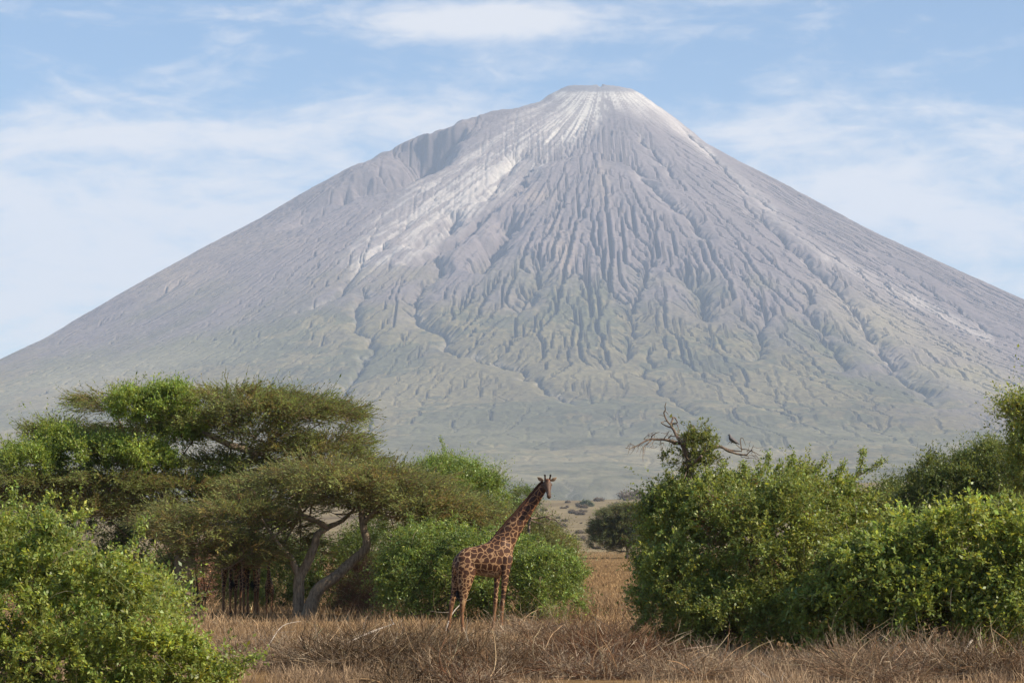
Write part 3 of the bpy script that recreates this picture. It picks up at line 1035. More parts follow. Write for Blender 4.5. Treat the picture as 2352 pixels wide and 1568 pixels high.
def build_acacia_large():
    Y = 104.0
    rng = np.random.default_rng(302)
    o = W(425, 1400, Y)
    o[2] = float(ground_z(o[0], o[1]))
    root = plant_root('acacia_tree', tuple(o), 'tallest umbrella acacia with one thick dark trunk and layered crown behind the bush', 'tree', 'umbrella acacias')
    T = Tubes(6)
    g = np.array([0, 0, 0])
    T.add([W(418, 1405, Y), W(420, 1340, Y), W(425, 1280, Y), W(440, 1210, Y), W(470, 1150, Y), W(520, 1090, Y)], 0, 0, 10, 30, 0.14, radii=[.52, .42, .38, .33, .25, .17])
    T.add([W(428, 1260, Y), W(380, 1190, Y, -.5), W(330, 1150, Y, -1), W(250, 1120, Y, -1), W(150, 1100, Y, -.5)], 0, 0, 8, 24, .12, radii=[.26, .2, .16, .12, .04])
    T.add([W(520, 1090, Y), W(585, 1048, Y, -.8), W(570, 1035, Y, -1), W(530, 1022, Y, -1.2), W(490, 1003, Y, -1.3), W(455, 990, Y, -1.2), W(435, 975, Y, -1)], 0, 0, 8, 26, .14, radii=[.17, .15, .14, .13, .11, .08, .03])
    T.add([W(565, 1036, Y, -1), W(556, 1015, Y, -1), W(545, 985, Y, -.8)], 0.05, 0.015, 6)
    T.add([W(585, 1048, Y, -.8), W(620, 1020, Y, -.4), W(650, 985, Y), W(700, 960, Y), W(760, 940, Y)], 0.12, 0.03, 6)
    T.add([W(440, 1210, Y), W(370, 1110, Y, .5), W(310, 1030, Y, 1), W(270, 960, Y, 1)], 0.2, 0.04, 7)
    T.add([W(300, 1165, Y, -2), W(290, 1190, Y, -2.4), W(330, 1205, Y, -2.2), W(385, 1222, Y, -1.6)], 0.05, 0.05, 6)
    pads = [B(545, 925, Y, 140, 3.2, 24), B(610, 960, Y - .8, 140, 2.8, 30), B(735, 962, Y, 95, 2.8, 26), B(765, 1020, Y + .5, 85, 2.2, 17),
            B(700, 1045, Y, 120, 2.4, 18), B(455, 985, Y - .5, 90, 2.4, 26), B(610, 1010, Y - 1.2, 90, 1.8, 22), B(510, 1078, Y, 120, 2.6, 24),
            B(290, 935, Y + 1, 120, 2.8, 20), B(340, 1000, Y + 1, 110, 2.4, 18), B(150, 1000, Y + 1.5, 85, 2.2, 20), B(40, 1062, Y + 2, 80, 2.2, 16),
            B(90, 1120, Y - 1.5, 150, 2.8, 24), B(270, 1115, Y - 1.5, 140, 2.8, 22), B(420, 1130, Y - 1.2, 140, 2.8, 26), B(180, 1168, Y - 2, 140, 2.4, 18),
            B(360, 1180, Y - 2, 110, 2.2, 18), B(785, 1072, Y + .6, 90, 2.2, 15), B(5, 1150, Y, 110, 2.4, 22), B(690, 935, Y - .5, 90, 2.0, 16)]
    for c, rd in pads:
        cc = np.array(c)
        src = W(520, 1090, Y) if c[0] > W(470, 0, Y)[0] else W(350, 1130, Y, -.3)
        T.add([src, (src + cc) / 2 + np.array([0, 0, -.2]), cc + np.array([0, 0, -rd[2] * .4])], 0.06, 0.02, 5)
        for _ in range(6):
            e = cc + rng.uniform(-.75, .75, 3) * np.array(rd)
            T.add([cc + np.array([0, 0, -rd[2] * .4]), (cc + e) / 2 + rng.normal(size=3) * .12, e], 0.026, 0.007, 4)
    T.build('trunk', M_BARK, root, o)
    acacia_crown(pads, rng, 72, (0.148, 0.178, 0.050)).build('crown', M_FEATHER, root, o)


def build_small_acacia():
    Y = 290.0
    rng = np.random.default_rng(303)
    o = W(1440, 1283, Y)
    o[2] = float(ground_z(o[0], o[1]))
    root = plant_root('acacia_tree', tuple(o), 'small dense acacia alone on the grass between giraffe and largest bush', 'tree', 'umbrella acacias')
    T = Tubes(7)
    b = o + np.array([0, 0, -.1])
    T.add([b, W(1441, 1262, Y), W(1430, 1235, Y), W(1415, 1205, Y)], .22, .06, 7)
    T.add([W(1441, 1262, Y), W(1460, 1230, Y, .4), W(1465, 1190, Y)], .15, .05, 6)
    T.add([W(1441, 1266, Y), W(1415, 1264, Y, -.4), W(1385, 1255, Y)], .1, .04, 6)
    pads = [B(1425, 1185, Y, 48, 2.2, 16), B(1460, 1172, Y, 40, 2.0, 13), B(1400, 1208, Y, 36, 1.8, 17), B(1435, 1215, Y, 52, 2.0, 18), B(1470, 1205, Y, 40, 1.8, 20),
            B(1385, 1250, Y - .6, 28, 1.4, 22), B(1410, 1245, Y - .5, 34, 1.6, 24), B(1460, 1240, Y, 36, 1.6, 24), B(1435, 1255, Y, 34, 1.6, 20), B(1400, 1225, Y, 40, 1.8, 20)]
    T.build('trunk', M_BARK, root, o)
    acacia_crown(pads, rng, 150, (0.115, 0.135, 0.055), leafsz=0.13, per=9, tl=(.5, 1.1)).build('crown', M_FEATHER, root, o)


build_acacia_twin()
build_acacia_large()
build_small_acacia()

# ------------------------------------------------------------------ bushes and trees with broad leaves
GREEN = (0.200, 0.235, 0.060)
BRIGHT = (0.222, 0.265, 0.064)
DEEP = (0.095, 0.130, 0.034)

make_bush('leafy_bush', 'bright green leafy bush hiding the foot of the tallest acacia', 'bush',
          [B(-60, 1480, 41, 230, 1.7, 290), B(110, 1460, 40, 190, 1.5, 235), B(250, 1500, 39.5, 150, 1.3, 190), B(380, 1560, 39, 110, 1.0, 130), B(20, 1600, 39, 300, 1.2, 200),
           B(330, 1400, 41.5, 80, .8, 80), B(470, 1600, 39, 90, .8, 80), B(60, 1290, 42, 130, 1.1, 110)],
          11, 620, 16, 15, stems=40, leaf=(0.062, 0.034), color=BRIGHT, clump_r=0.26, shoot_len=(.16, .42), up=.4, inner=.3, floor=False,
          base=[(-8.2, 41), (-6.5, 40)], sprays=[(W(60, 1230, 41), W(100, 1170, 41), W(125, 1128, 41)), (W(280, 1300, 41), W(310, 1240, 41), W(332, 1190, 41)), (W(10, 1250, 41), W(20, 1160, 41), W(30, 1120, 41)),
                                                (W(470, 1560, 39), W(560, 1520, 39), W(610, 1500, 39))])
make_bush('leafy_bush', 'bright green rounded bush directly behind the standing giraffe', 'bush',
          [B(985, 1315, 88, 105, 2.0, 106), B(1070, 1325, 87, 110, 2.0, 100), B(1170, 1335, 87, 105, 1.9, 105), B(1255, 1345, 86, 76, 1.6, 85), B(935, 1345, 87, 62, 1.4, 85)],
          12, 820, 13, 12, stems=30, leaf=(0.080, 0.036), color=(0.175, 0.228, 0.058), clump_r=.30, shoot_len=(.25, .65), up=.15, drop=.4, inner=.1, var=.32,
          sprays=[(W(960, 1240, 88), W(950, 1205, 88), W(938, 1180, 88)), (W(1020, 1230, 88), W(1030, 1200, 88), W(1050, 1182, 88)), (W(1100, 1250, 87), W(1112, 1222, 87), W(1130, 1208, 87)),
                  (W(1190, 1260, 87), W(1210, 1235, 87), W(1236, 1228, 87)), (W(1270, 1290, 86), W(1296, 1270, 86), W(1316, 1262, 86)), (W(1310, 1330, 86), W(1336, 1322, 86), W(1352, 1310, 86)),
                  (W(905, 1300, 87), W(888, 1280, 87), W(880, 1255, 87)), (W(1315, 1380, 86), W(1335, 1385, 86), W(1350, 1400, 86))])
make_bush('leafy_bush', 'olive tinged bush below the giraffe head, behind the bright rounded bush', 'bush',
          [B(1235, 1262, 92, 72, 1.8, 66), B(1265, 1310, 92, 72, 1.8, 70), B(1205, 1225, 93, 46, 1.2, 46)],
          13, 330, 14, 12, stems=16, leaf=(0.062, 0.026), color=(0.16, 0.17, 0.058), clump_r=.3, up=.1, dry=.06, inner=.2)
make_bush('leafy_tree', 'pale green tree with loose upright sprays between acacia crown and giraffe head', 'tree',
          [B(1060, 1125, 104, 80, 1.8, 60), B(1115, 1145, 104, 52, 1.5, 48), B(1015, 1098, 105, 66, 1.5, 44), B(1040, 1200, 106, 90, 2, 90), B(1010, 1290, 106, 110, 2, 110)],
          14, 640, 14, 12, stems=20, leaf=(0.075, 0.034), color=(0.175, 0.235, 0.06), clump_r=.34, up=.5, twig_r=.06,
          sprays=[(W(1030, 1090, 106), W(1022, 1040, 106), W(1012, 1003, 106)), (W(1045, 1095, 106), W(1060, 1065, 106), W(1072, 1058, 106)), (W(1100, 1110, 106), W(1112, 1085, 106), W(1116, 1075, 106)), (W(1000, 1090, 106), W(1020, 1060, 106), W(1050, 1045, 106))])
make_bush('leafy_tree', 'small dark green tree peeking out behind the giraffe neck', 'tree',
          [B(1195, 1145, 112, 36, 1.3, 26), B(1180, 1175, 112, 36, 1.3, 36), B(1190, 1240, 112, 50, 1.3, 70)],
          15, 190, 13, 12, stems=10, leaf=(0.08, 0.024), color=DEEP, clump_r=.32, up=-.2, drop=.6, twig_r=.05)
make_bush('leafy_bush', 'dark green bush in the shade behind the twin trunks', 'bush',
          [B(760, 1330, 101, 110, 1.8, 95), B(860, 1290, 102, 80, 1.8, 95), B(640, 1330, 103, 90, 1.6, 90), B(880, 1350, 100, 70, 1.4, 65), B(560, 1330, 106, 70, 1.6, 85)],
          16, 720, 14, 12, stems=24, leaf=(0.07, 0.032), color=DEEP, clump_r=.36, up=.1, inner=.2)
make_bush('leafy_tree', 'bright green climber leaves filling the gaps in the tall acacia crown', 'climber',
          [B(310, 935, 102, 62, 1.6, 36), B(400, 925, 102, 52, 1.4, 36), B(215, 1045, 102, 95, 1.8, 34), B(70, 1065, 102, 75, 1.8, 32), B(420, 985, 103, 55, 1.2, 30),
           B(330, 1055, 102, 75, 1.6, 32), B(510, 1130, 103, 70, 1.4, 34), B(570, 1190, 102, 70, 1.3, 34), B(130, 1010, 103, 50, 1.3, 24)],
          17, 760, 14, 12, stems=14, leaf=(0.085, 0.045), color=(0.21, 0.275, 0.06), clump_r=.32, up=.5, base=[(-12.5, 105.5)], twig_r=.05)
make_bush('dry_shrub', 'dry brown thorn shrub at the foot of the leaning trunk', 'shrub',
          [B(840, 1345, 95, 55, 1.0, 58), B(815, 1378, 95, 55, 1.0, 36), B(880, 1372, 94, 45, .9, 38)],
          18, 110, 20, 6, stems=80, leaf=(0.04, 0.014), color=(0.15, 0.105, 0.065), clump_r=.4, shoot_len=(.35, .8), up=.35, twig_r=.012, mat=M_DRY)
make_bush('dry_shrub', 'pale tan dead bush in sunlight behind the thick dark trunk', 'shrub',
          [B(470, 1330, 118, 45, 1.2, 50), B(430, 1320, 118, 60, 1.2, 60)],
          19, 170, 18, 9, stems=20, leaf=(0.07, 0.03), color=(0.30, 0.19, 0.12), clump_r=.32, up=.2, mat=M_DRY)
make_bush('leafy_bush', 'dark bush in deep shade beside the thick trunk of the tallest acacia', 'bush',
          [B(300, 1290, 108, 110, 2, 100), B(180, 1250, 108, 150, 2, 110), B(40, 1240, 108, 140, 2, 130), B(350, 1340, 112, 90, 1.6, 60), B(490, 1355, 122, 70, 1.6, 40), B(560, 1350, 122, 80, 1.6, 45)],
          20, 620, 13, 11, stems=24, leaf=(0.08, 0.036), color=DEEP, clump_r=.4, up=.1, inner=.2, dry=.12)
make_bush('leafy_bush', 'low light green shrub on the far side of the grass, near the small acacia', 'bush',
          [B(1292, 1254, 165, 30, 1.4, 13), B(1262, 1250, 165, 34, 1.4, 18)], 21, 130, 14, 10, stems=6, leaf=(0.10, 0.045), color=BRIGHT, clump_r=.3, up=.4)

# right hand thicket
make_bush('leafy_bush', 'largest green bush, tangled and round, with the dead tree rising from it', 'bush',
          [B(1650, 1300, 62, 150, 2.2, 190), B(1560, 1250, 63, 85, 1.6, 160), B(1780, 1285, 61, 150, 2.2, 195), B(1900, 1260, 62, 110, 2.0, 170), B(1560, 1370, 61, 90, 1.6, 110),
           B(1680, 1420, 60, 120, 1.5, 90), B(1540, 1165, 63.5, 46, 1.1, 50), B(1500, 1330, 62.5, 42, 1.0, 70), B(1830, 1145, 62.5, 80, 1.4, 60), B(1700, 1152, 63, 80, 1.4, 50)],
          22, 1250, 15, 12, stems=60, leaf=(0.066, 0.038), color=GREEN, clump_r=.27, shoot_len=(.18, .48), up=.05, drop=.3, inner=.15, dry=.025,
          sprays=[(W(1960, 1110, 62), W(1980, 1060, 62), W(1984, 1030, 62)), (W(1960, 1100, 62), W(2000, 1075, 62), W(2032, 1055, 62)), (W(1760, 1090, 62), W(1765, 1060, 62), W(1763, 1040, 62)),
                  (W(1850, 1090, 62), W(1880, 1075, 62), W(1900, 1045, 62)), (W(1650, 1110, 62.5), W(1660, 1080, 62.5), W(1664, 1060, 62.5)), (W(1510, 1200, 63), W(1496, 1165, 63), W(1490, 1140, 63)), (W(1700, 1120, 62), W(1712, 1085, 62), W(1708, 1062, 62)), (W(1800, 1110, 62), W(1815, 1075, 62), W(1822, 1052, 62)),
                  (W(1475, 1310, 62), W(1460, 1290, 62), W(1450, 1262, 62)), (W(1490, 1420, 61), W(1470, 1430, 61), W(1455, 1452, 61)), (W(1900, 1105, 61.5), W(1930, 1085, 61.5), W(1938, 1064, 61.5))])
make_bush('leafy_bush', 'bright sunlit bush with large hanging leaves, beside the largest bush', 'bush',
          [B(2080, 1320, 58, 130, 1.7, 140), B(2230, 1310, 57.5, 150, 1.8, 150), B(2380, 1320, 57, 140, 1.8, 170), B(1990, 1360, 58, 110, 1.5, 130), B(2150, 1390, 57, 150, 1.4, 100),
           B(2320, 1410, 56.5, 130, 1.4, 90), B(1900, 1420, 58.5, 100, 1.3, 90)],
          23, 900, 14, 12, stems=50, leaf=(0.088, 0.050), color=BRIGHT, clump_r=.28, shoot_len=(.18, .48), up=-.05, drop=.4, inner=.18)
make_bush('leafy_tree', 'dark green tree with knobbly top behind the sunlit hanging bush', 'tree',
          [B(2125, 1125, 88, 36, 1.4, 48), B(2185, 1130, 88, 66, 1.8, 60), B(2250, 1115, 88, 62, 2, 66), B(2272, 1055, 88, 26, 1.2, 36), B(2110, 1180, 88, 46, 1.6, 50), B(2075, 1195, 90, 34, 1.4, 42),
           B(2200, 1220, 87, 120, 2, 70), B(2320, 1130, 87, 80, 2, 85), B(2150, 1066, 88, 13, .7, 20), B(2208, 1078, 88, 20, .8, 22), B(2030, 1180, 92, 44, 1.3, 42), B(2060, 1150, 92, 36, 1.3, 36)],
          24, 860, 14, 12, stems=24, leaf=(0.075, 0.038), color=(0.115, 0.145, 0.04), clump_r=.34, up=.45, twig_r=.06)
make_bush('leafy_tree', 'tall thin leaved tree reaching above the knobbly dark tree', 'tree',
          [B(2340, 945, 80, 28, 1, 20), B(2350, 1010, 80, 28, 1, 34), B(2365, 1065, 80, 40, 1.2, 46), B(2300, 940, 80, 16, .6, 9), B(2390, 950, 80, 46, 1.2, 36), B(2355, 1130, 80, 50, 1.2, 50)],
          25, 190, 12, 11, stems=16, leaf=(0.085, 0.045), color=GREEN, clump_r=.26, up=.3, twig_r=.06, base=[(16.0, 80.5)])


# ------------------------------------------------------------------ dead tree with a bird
def zp(x, y, dy=0.0):
    return W(x / 6.4 + 1408.7, y / 6.4 + 906.5, 63.0, dy)


def build_dead_tree():
    rng = np.random.default_rng(77)
    o = W(1600, 1440, 63)
    o[2] = float(ground_z(o[0], o[1]))
    root = plant_root('dead_tree', tuple(o), 'bare grey dead tree with crooked branches rising out of the largest bush', 'tree')
    T = Tubes(9)
    T.add([o, W(1600, 1300, 63), W(1585, 1150, 63), zp(1110, 1000), zp(1060, 820), zp(1010, 700)], .12, .065, 8, 24, .15)
    limbs = [([(1010, 700), (940, 620), (890, 520), (850, 450), (870, 360), (880, 330)], .065, .022, .2),
             ([(850, 440), (800, 395), (760, 320), (745, 260), (765, 220), (760, 170), (775, 115)], .034, .010, -.1),
             ([(850, 480), (790, 460), (730, 430), (705, 405), (745, 395)], .026, .012, .3),
             ([(830, 420), (790, 390), (745, 380)], .022, .01, .1), ([(870, 350), (905, 335), (930, 380), (940, 410), (890, 415), (865, 420)], .028, .010, .1),
             ([(820, 318), (860, 325), (900, 340)], .012, .022, .1),
             ([(870, 430), (930, 430), (955, 490), (945, 590)], .020, .010, -.2), ([(765, 240), (790, 265), (808, 290)], .014, .008, 0), ([(745, 310), (710, 300), (665, 295)], .009, .004, .1),
             ([(1000, 705), (900, 715), (850, 680), (740, 655), (640, 655), (560, 648), (490, 670), (430, 700), (360, 740), (290, 770), (240, 790), (180, 775)], .060, .008, -.3),
             ([(1000, 695), (920, 690), (830, 665), (760, 655)], .045, .03, -.2),
             ([(570, 645), (565, 610), (600, 580), (640, 555), (680, 550)], .026, .006, -.2), ([(740, 650), (770, 610), (800, 570), (820, 530)], .016, .005, -.2),
             ([(850, 675), (815, 630), (860, 605), (915, 605)], .024, .012, -.1), ([(815, 630), (840, 600), (870, 570)], .014, .005, -.1),
             ([(560, 660), (500, 720), (450, 760), (440, 830), (435, 930), (440, 985)], .024, .004, -.4), ([(600, 660), (580, 700), (520, 750)], .014, .005, -.4),
             ([(365, 740), (365, 800), (340, 850)], .012, .004, -.3), ([(290, 770), (240, 800), (220, 860), (210, 890)], .012, .003, -.3), ([(700, 660), (690, 720), (740, 710), (710, 810)], .016, .005, -.3),
             ([(500, 650), (450, 650), (500, 600), (520, 560)], .014, .004, -.2), ([(420, 780), (400, 840), (385, 900)], .01, .003, -.3), ([(470, 760), (460, 850), (450, 900)], .010, .003, -.4),
             ([(1050, 700), (1065, 620), (1100, 550), (1115, 500), (1130, 460), (1135, 415)], .036, .014, .1), ([(1130, 465), (1170, 450), (1200, 490), (1215, 560)], .022, .010, .1),
             ([(1140, 470), (1180, 480), (1190, 540), (1200, 610)], .015, .006, .1),
             ([(1040, 740), (1130, 670), (1200, 620), (1280, 570), (1330, 620), (1380, 650), (1430, 720)], .055, .02, .2), ([(1200, 620), (1215, 560)], .016, .008, .2),
             ([(1080, 900), (1200, 860), (1330, 830), (1430, 800), (1520, 765), (1600, 770), (1680, 820), (1770, 850), (1860, 875), (1960, 880)], .07, .03, 0),
             ([(1650, 790), (1740, 815), (1880, 830)], .036, .02, .05), ([(1880, 835), (1885, 800), (1830, 750), (1775, 690)], .018, .010, .1), ([(1775, 690), (1720, 685), (1680, 725)], .01, .004, .1),
             ([(1885, 800), (1870, 700), (1870, 645), (1900, 635), (1920, 670), (1945, 740)], .018, .006, 0), ([(1890, 800), (1960, 800), (2020, 820), (2060, 740)], .018, .008, -.1),
             ([(2020, 820), (2090, 850), (2140, 880), (2190, 890)], .014, .004, -.1), ([(1960, 880), (2000, 840), (2040, 810)], .016, .01, -.2), ([(1940, 930), (2040, 925), (2120, 950), (2200, 975)], .013, .003, 0),
             ([(1860, 875), (1900, 920), (1960, 900), (2060, 880)], .014, .005, 0), ([(2050, 760), (2120, 780), (2200, 770)], .008, .003, 0), ([(2060, 840), (2110, 900), (2160, 960)], .008, .003, 0),
             ([(1080, 1100), (1140, 1030), (1200, 990), (1240, 950), (1290, 905)], .028, .05, -.6), ([(1190, 1000), (1120, 960), (1075, 910), (1085, 850), (1110, 830)], .024, .010, -.6),
             ([(1080, 1100), (1060, 1180), (1040, 1230)], .02, .006, -.6), ([(1070, 1080), (1020, 960), (1030, 850)], .016, .006, -.5)]
    for pts, r0, r1, dy in limbs:
        n = len(pts)
        T.add([zp(x, y, dy * k / (n - 1) * 2) for k, (x, y) in enumerate(pts)], r0 * .8, r1 * .8, 6, None, .2)
    # fine hanging twigs
    for _ in range(80):
        k = rng.integers(4)
        if k == 0:
            x, y = rng.uniform(210, 720), rng.uniform(700, 760)
        elif k == 1:
            x, y = rng.uniform(1900, 2180), rng.uniform(760, 930)
        elif k == 2:
            x, y = rng.uniform(930, 1060), rng.uniform(850, 1050)
        else:
            x, y = rng.uniform(450, 1000), rng.uniform(560, 650)
        ln = rng.uniform(40, 130)
        a = rng.uniform(0.2, 2.6) if k in (0, 2) else rng.uniform(-2.2, 1.0)
        T.add([zp(x, y, -.3), zp(x + math.cos(a) * ln * .5, y + math.sin(a) * ln * .5, -.3 + rng.normal() * .1), zp(x + math.cos(a + .5) * ln, y + math.sin(a + .5) * ln, -.3 + rng.normal() * .2)], .006, .0025, 4, 5)
    T.build('trunk', M_DEAD, root, o)
    blobs = [(tuple(zp(1250, 760)), (.34, .4, .36)), (tuple(zp(1180, 690)), (.22, .3, .16)), (tuple(zp(1390, 700)), (.18, .3, .22)), (tuple(zp(1380, 850)), (.26, .3, .24)), (tuple(zp(1220, 1080)), (.28, .3, .3)),
             (tuple(zp(1100, 780)), (.2, .3, .3)), (tuple(zp(780, 980)), (.12, .15, .16)), (tuple(zp(930, 930)), (.12, .15, .2)), (tuple(zp(1520, 960)), (.15, .15, .2))]
    LV, P = bush_leaves(blobs, rng, 75, 9, 10, leaf=(.055, .03), color=(0.14, 0.165, 0.05), clump_r=.14, shoot_len=(.12, .28), up=.2, inner=.3, floor=False)
    LV.build('creeper_leaves', M_LEAF, root, o)


build_dead_tree()


def build_bird():
    rng = np.random.default_rng(3)
    p = zp(1752, 668, .2)
    root = plant_root('bird', tuple(p), 'small grey dove perched on a bare branch tip of the dead tree', 'bird')
    m, t = new_mat('grey_feathers')
    b = t.n('ShaderNodeBsdfPrincipled', i_Base_Color=(0.13, 0.115, 0.11, 1), i_Roughness=0.8)
    finish(t, b.outputs[0])
    T = Tubes(1)
    T.add([(-.20, 0, -.035), (-.14, 0, -.02), (-.07, 0, -.005), (0, 0, .01), (.06, 0, .035), (.09, 0, .075), (.115, 0, .095), (.14, 0, .092)], 0, 0, 10, 30, radii=[.008, .02, .05, .062, .05, .032, .034, .012])
    bd = T.build('body', m, root)
    T = Tubes(2)
    T.add([(.135, 0, .094), (.165, 0, .088)], .009, .002, 5)
    T.build('beak', M_DEAD, root)
    for s in (-1, 1):
        T = Tubes(3)
        T.add([(.05, s * .055, .03), (-.02, s * .062, .015), (-.12, s * .035, -.02)], 0, 0, 6, 10, radii=[.012, .026, .004])
        T.build('wing', m, root)
        T = Tubes(4)
        T.add([(.0, s * .02, -.04), (.01, s * .02, -.085)], .006, .005, 5)
        T.build('leg', M_DEAD, root)
    root.rotation_euler = (0, math.radians(-20), math.radians(165))


build_bird()


# dead branch reaching out right of the giraffe neck
def build_dead_bough():
    Y = 90.0

    def q(x, y, dy=0):
        return W(x / 6.4 + 1163.7, y / 6.4 + 1133.1, Y, dy)
    o = q(330, 900)
    o[2] = float(ground_z(o[0], o[1]))
    root = plant_root('dead_bush', tuple(o), 'bare dead boughs sticking out of the olive bush by the giraffe neck', 'bush')
    T = Tubes(10)
    T.add([o, q(330, 700), q(330, 450), q(350, 360)], .07, .03, 6)
    for pts, r0, r1 in [([(350, 360), (450, 360), (520, 350), (600, 330), (660, 290), (685, 240)], .035, .010), ([(560, 340), (650, 370), (720, 390), (750, 420), (790, 450), (850, 485)], .03, .008),
                        ([(670, 290), (700, 340), (740, 400)], .014, .008), ([(770, 430), (800, 420), (850, 430)], .012, .005), ([(600, 335), (640, 390), (610, 430)], .016, .006), ([(345, 380), (420, 420), (500, 430), (590, 400)], .025, .008),
                        ([(500, 440), (470, 520), (460, 560)], .01, .004), ([(560, 400), (620, 460), (680, 550)], .010, .004), ([(430, 260), (500, 330), (520, 400)], .014, .008), ([(340, 420), (430, 300), (440, 220)], .02, .006),
                        ([(400, 400), (540, 440), (640, 440), (700, 420)], .012, .004), ([(440, 440), (540, 470), (560, 580)], .010, .004)]:
        T.add([q(x, y, .3 * math.sin(x * .03)) for x, y in pts], r0, r1, 5, None, .2)
    T.build('branches', M_DEAD, root, o)


build_dead_bough()


# ------------------------------------------------------------------ giraffes
def coat_material():
    m, t = new_mat('giraffe_coat')
    tc = t.n('ShaderNodeTexCoord')
    P = tc.outputs['Object']
    sp = t.n('ShaderNodeSeparateXYZ', i_0=P)
    z = sp.outputs[2]
    a = t.n('ShaderNodeAttribute', attribute_name='zone')       # r: head, g: neck, b: pale underside
    za = t.n('ShaderNodeSeparateColor', i_0=a.outputs['Color'])
    wn = t.n('ShaderNodeTexNoise', i_Vector=P, i_Scale=7.0, i_Detail=3.0)
    wv = t.vmath('MULTIPLY', t.vmath('SUBTRACT', wn.outputs['Color'], (0.5, 0.5, 0.5)), (0.11, 0.11, 0.11))
    Q = t.vmath('ADD', P, wv)

    def vor(scale):
        v = t.n('ShaderNodeTexVoronoi', feature='DISTANCE_TO_EDGE', i_Vector=Q, i_Scale=scale, i_Randomness=0.85)
        return t.math('DIVIDE', v.outputs['Distance'], scale)
    big, small = vor(5.8), vor(8.6)
    sel = t.smooth(t.math('ADD', z, t.math('MULTIPLY', sp.outputs[0], 0.9)), 1.65, 1.1)
    fl = t.n('ShaderNodeMix', i_0=sel, i_2=big, i_3=small)
    dist = fl.outputs[0]
    patch = t.smooth(dist, 0.006, 0.0155)
    cn = t.n('ShaderNodeTexNoise', i_Vector=P, i_Scale=2.6, i_Detail=3.0)
    fine = t.n('ShaderNodeTexNoise', i_Vector=P, i_Scale=60.0, i_Detail=3.0)
    dark = t.ramp(cn.outputs[0], [(0.3, (0.044, 0.016, 0.007)), (0.65, (0.080, 0.029, 0.011))])
    # darker heart in each patch
    dark = t.mix(t.smooth(dist, 0.035, 0.075), dark, (0.040, 0.018, 0.010, 1))
    tan = t.ramp(cn.outputs[0], [(0.3, (0.30, 0.150, 0.066)), (0.7, (0.42, 0.26, 0.13))])
    tan = t.mix(za.outputs[2], tan, (0.36, 0.28, 0.19, 1))
    patch = t.math('MULTIPLY', patch, t.math('SUBTRACT', 1.0, t.math('MULTIPLY', za.outputs[2], 0.45)))
    c = t.mix(patch, tan, dark)
    neckd = t.mix(patch, (0.26, 0.115, 0.045, 1), (0.045, 0.016, 0.008, 1))
    c = t.mix(t.math('MULTIPLY', za.outputs[1], 0.92), c, neckd)
    leg = t.mix(t.math('MULTIPLY', patch, t.smooth(z, 0.55, 1.0)), (0.21, 0.098, 0.043, 1), (0.10, 0.042, 0.018, 1))
    c = t.mix(t.smooth(z, 1.0, 0.72), c, leg)
    c = t.mix(za.outputs[0], c, t.ramp(fine.outputs[0], [(0.3, (0.070, 0.038, 0.022)), (0.7, (0.115, 0.064, 0.036))]))
    f = t.math('MULTIPLY_ADD', fine.outputs[0], 0.5, 0.75)
    c = t.mix(1.0, c, t.n('ShaderNodeCombineColor', i_0=f, i_1=f, i_2=f).outputs[0], 'MULTIPLY')
    bp = t.n('ShaderNodeBump', i_Strength=0.35, i_Distance=0.01, i_Height=fine.outputs[0])
    b = t.n('ShaderNodeBsdfPrincipled', i_Base_Color=c, i_Roughness=0.62, i_Normal=bp.outputs[0])
    b.inputs['Specular IOR Level'].default_value = 0.3
    finish(t, b.outputs[0])
    return m


def flat_mat(name, c, rough=0.6, spec=0.3):
    m, t = new_mat(name)
    g = t.n('ShaderNodeTexCoord')
    n = t.n('ShaderNodeTexNoise', i_Vector=g.outputs['Object'], i_Scale=40.0, i_Detail=4.0)
    f = t.math('MULTIPLY_ADD', n.outputs[0], 0.6, 0.7)
    cc = t.mix(1.0, (*c, 1), t.n('ShaderNodeCombineColor', i_0=f, i_1=f, i_2=f).outputs[0], 'MULTIPLY')
    b = t.n('ShaderNodeBsdfPrincipled', i_Base_Color=cc, i_Roughness=rough)
    b.inputs['Specular IOR Level'].default_value = spec
    finish(t, b.outputs[0])
    return m


M_COAT = coat_material()
M_MANE = flat_mat('giraffe_mane', (0.055, 0.022, 0.010), 0.8)
M_BLACK = flat_mat('black_hair', (0.012, 0.009, 0.008), 0.6)
M_HOOF = flat_mat('hoof_horn', (0.05, 0.035, 0.025), 0.5)
M_EYE = flat_mat('eye_black', (0.006, 0.004, 0.004), 0.1, 0.6)
M_EAR = flat_mat('ear_hair', (0.30, 0.22, 0.15), 0.8)


def ell_loft(bm, secs, steps=6, sides=20):
    """secs: (centre, in-plane axis, lateral axis, in-plane half, lateral half). One closed surface"""
    C = smooth_path([s[0] for s in secs], (len(secs) - 1) * steps + 1)
    U = norm(smooth_path([s[1] for s in secs], len(C)))
    V = norm(smooth_path([s[2] for s in secs], len(C)))
    A = np.interp(np.linspace(0, 1, len(C)), np.linspace(0, 1, len(secs)), [s[3] for s in secs])
    Bq = np.interp(np.linspace(0, 1, len(C)), np.linspace(0, 1, len(secs)), [s[4] for s in secs])
    A = np.maximum(smooth_path(np.stack([[s[3], s[4], 0] for s in secs]), len(C)), 0.006)
    ang = np.linspace(0, 2 * np.pi, sides, endpoint=False)
    rings = []
    for k in range(len(C)):
        r = [bm.verts.new(tuple(C[k] + U[k] * A[k, 0] * math.cos(q) + V[k] * A[k, 1] * math.sin(q))) for q in ang]
        rings.append(r)
    for a, b in zip(rings[:-1], rings[1:]):
        for i in range(sides):
            bm.faces.new((a[i], a[(i + 1) % sides], b[(i + 1) % sides], b[i]))
    bm.faces.new(rings[0][::-1])
    bm.faces.new(rings[-1])


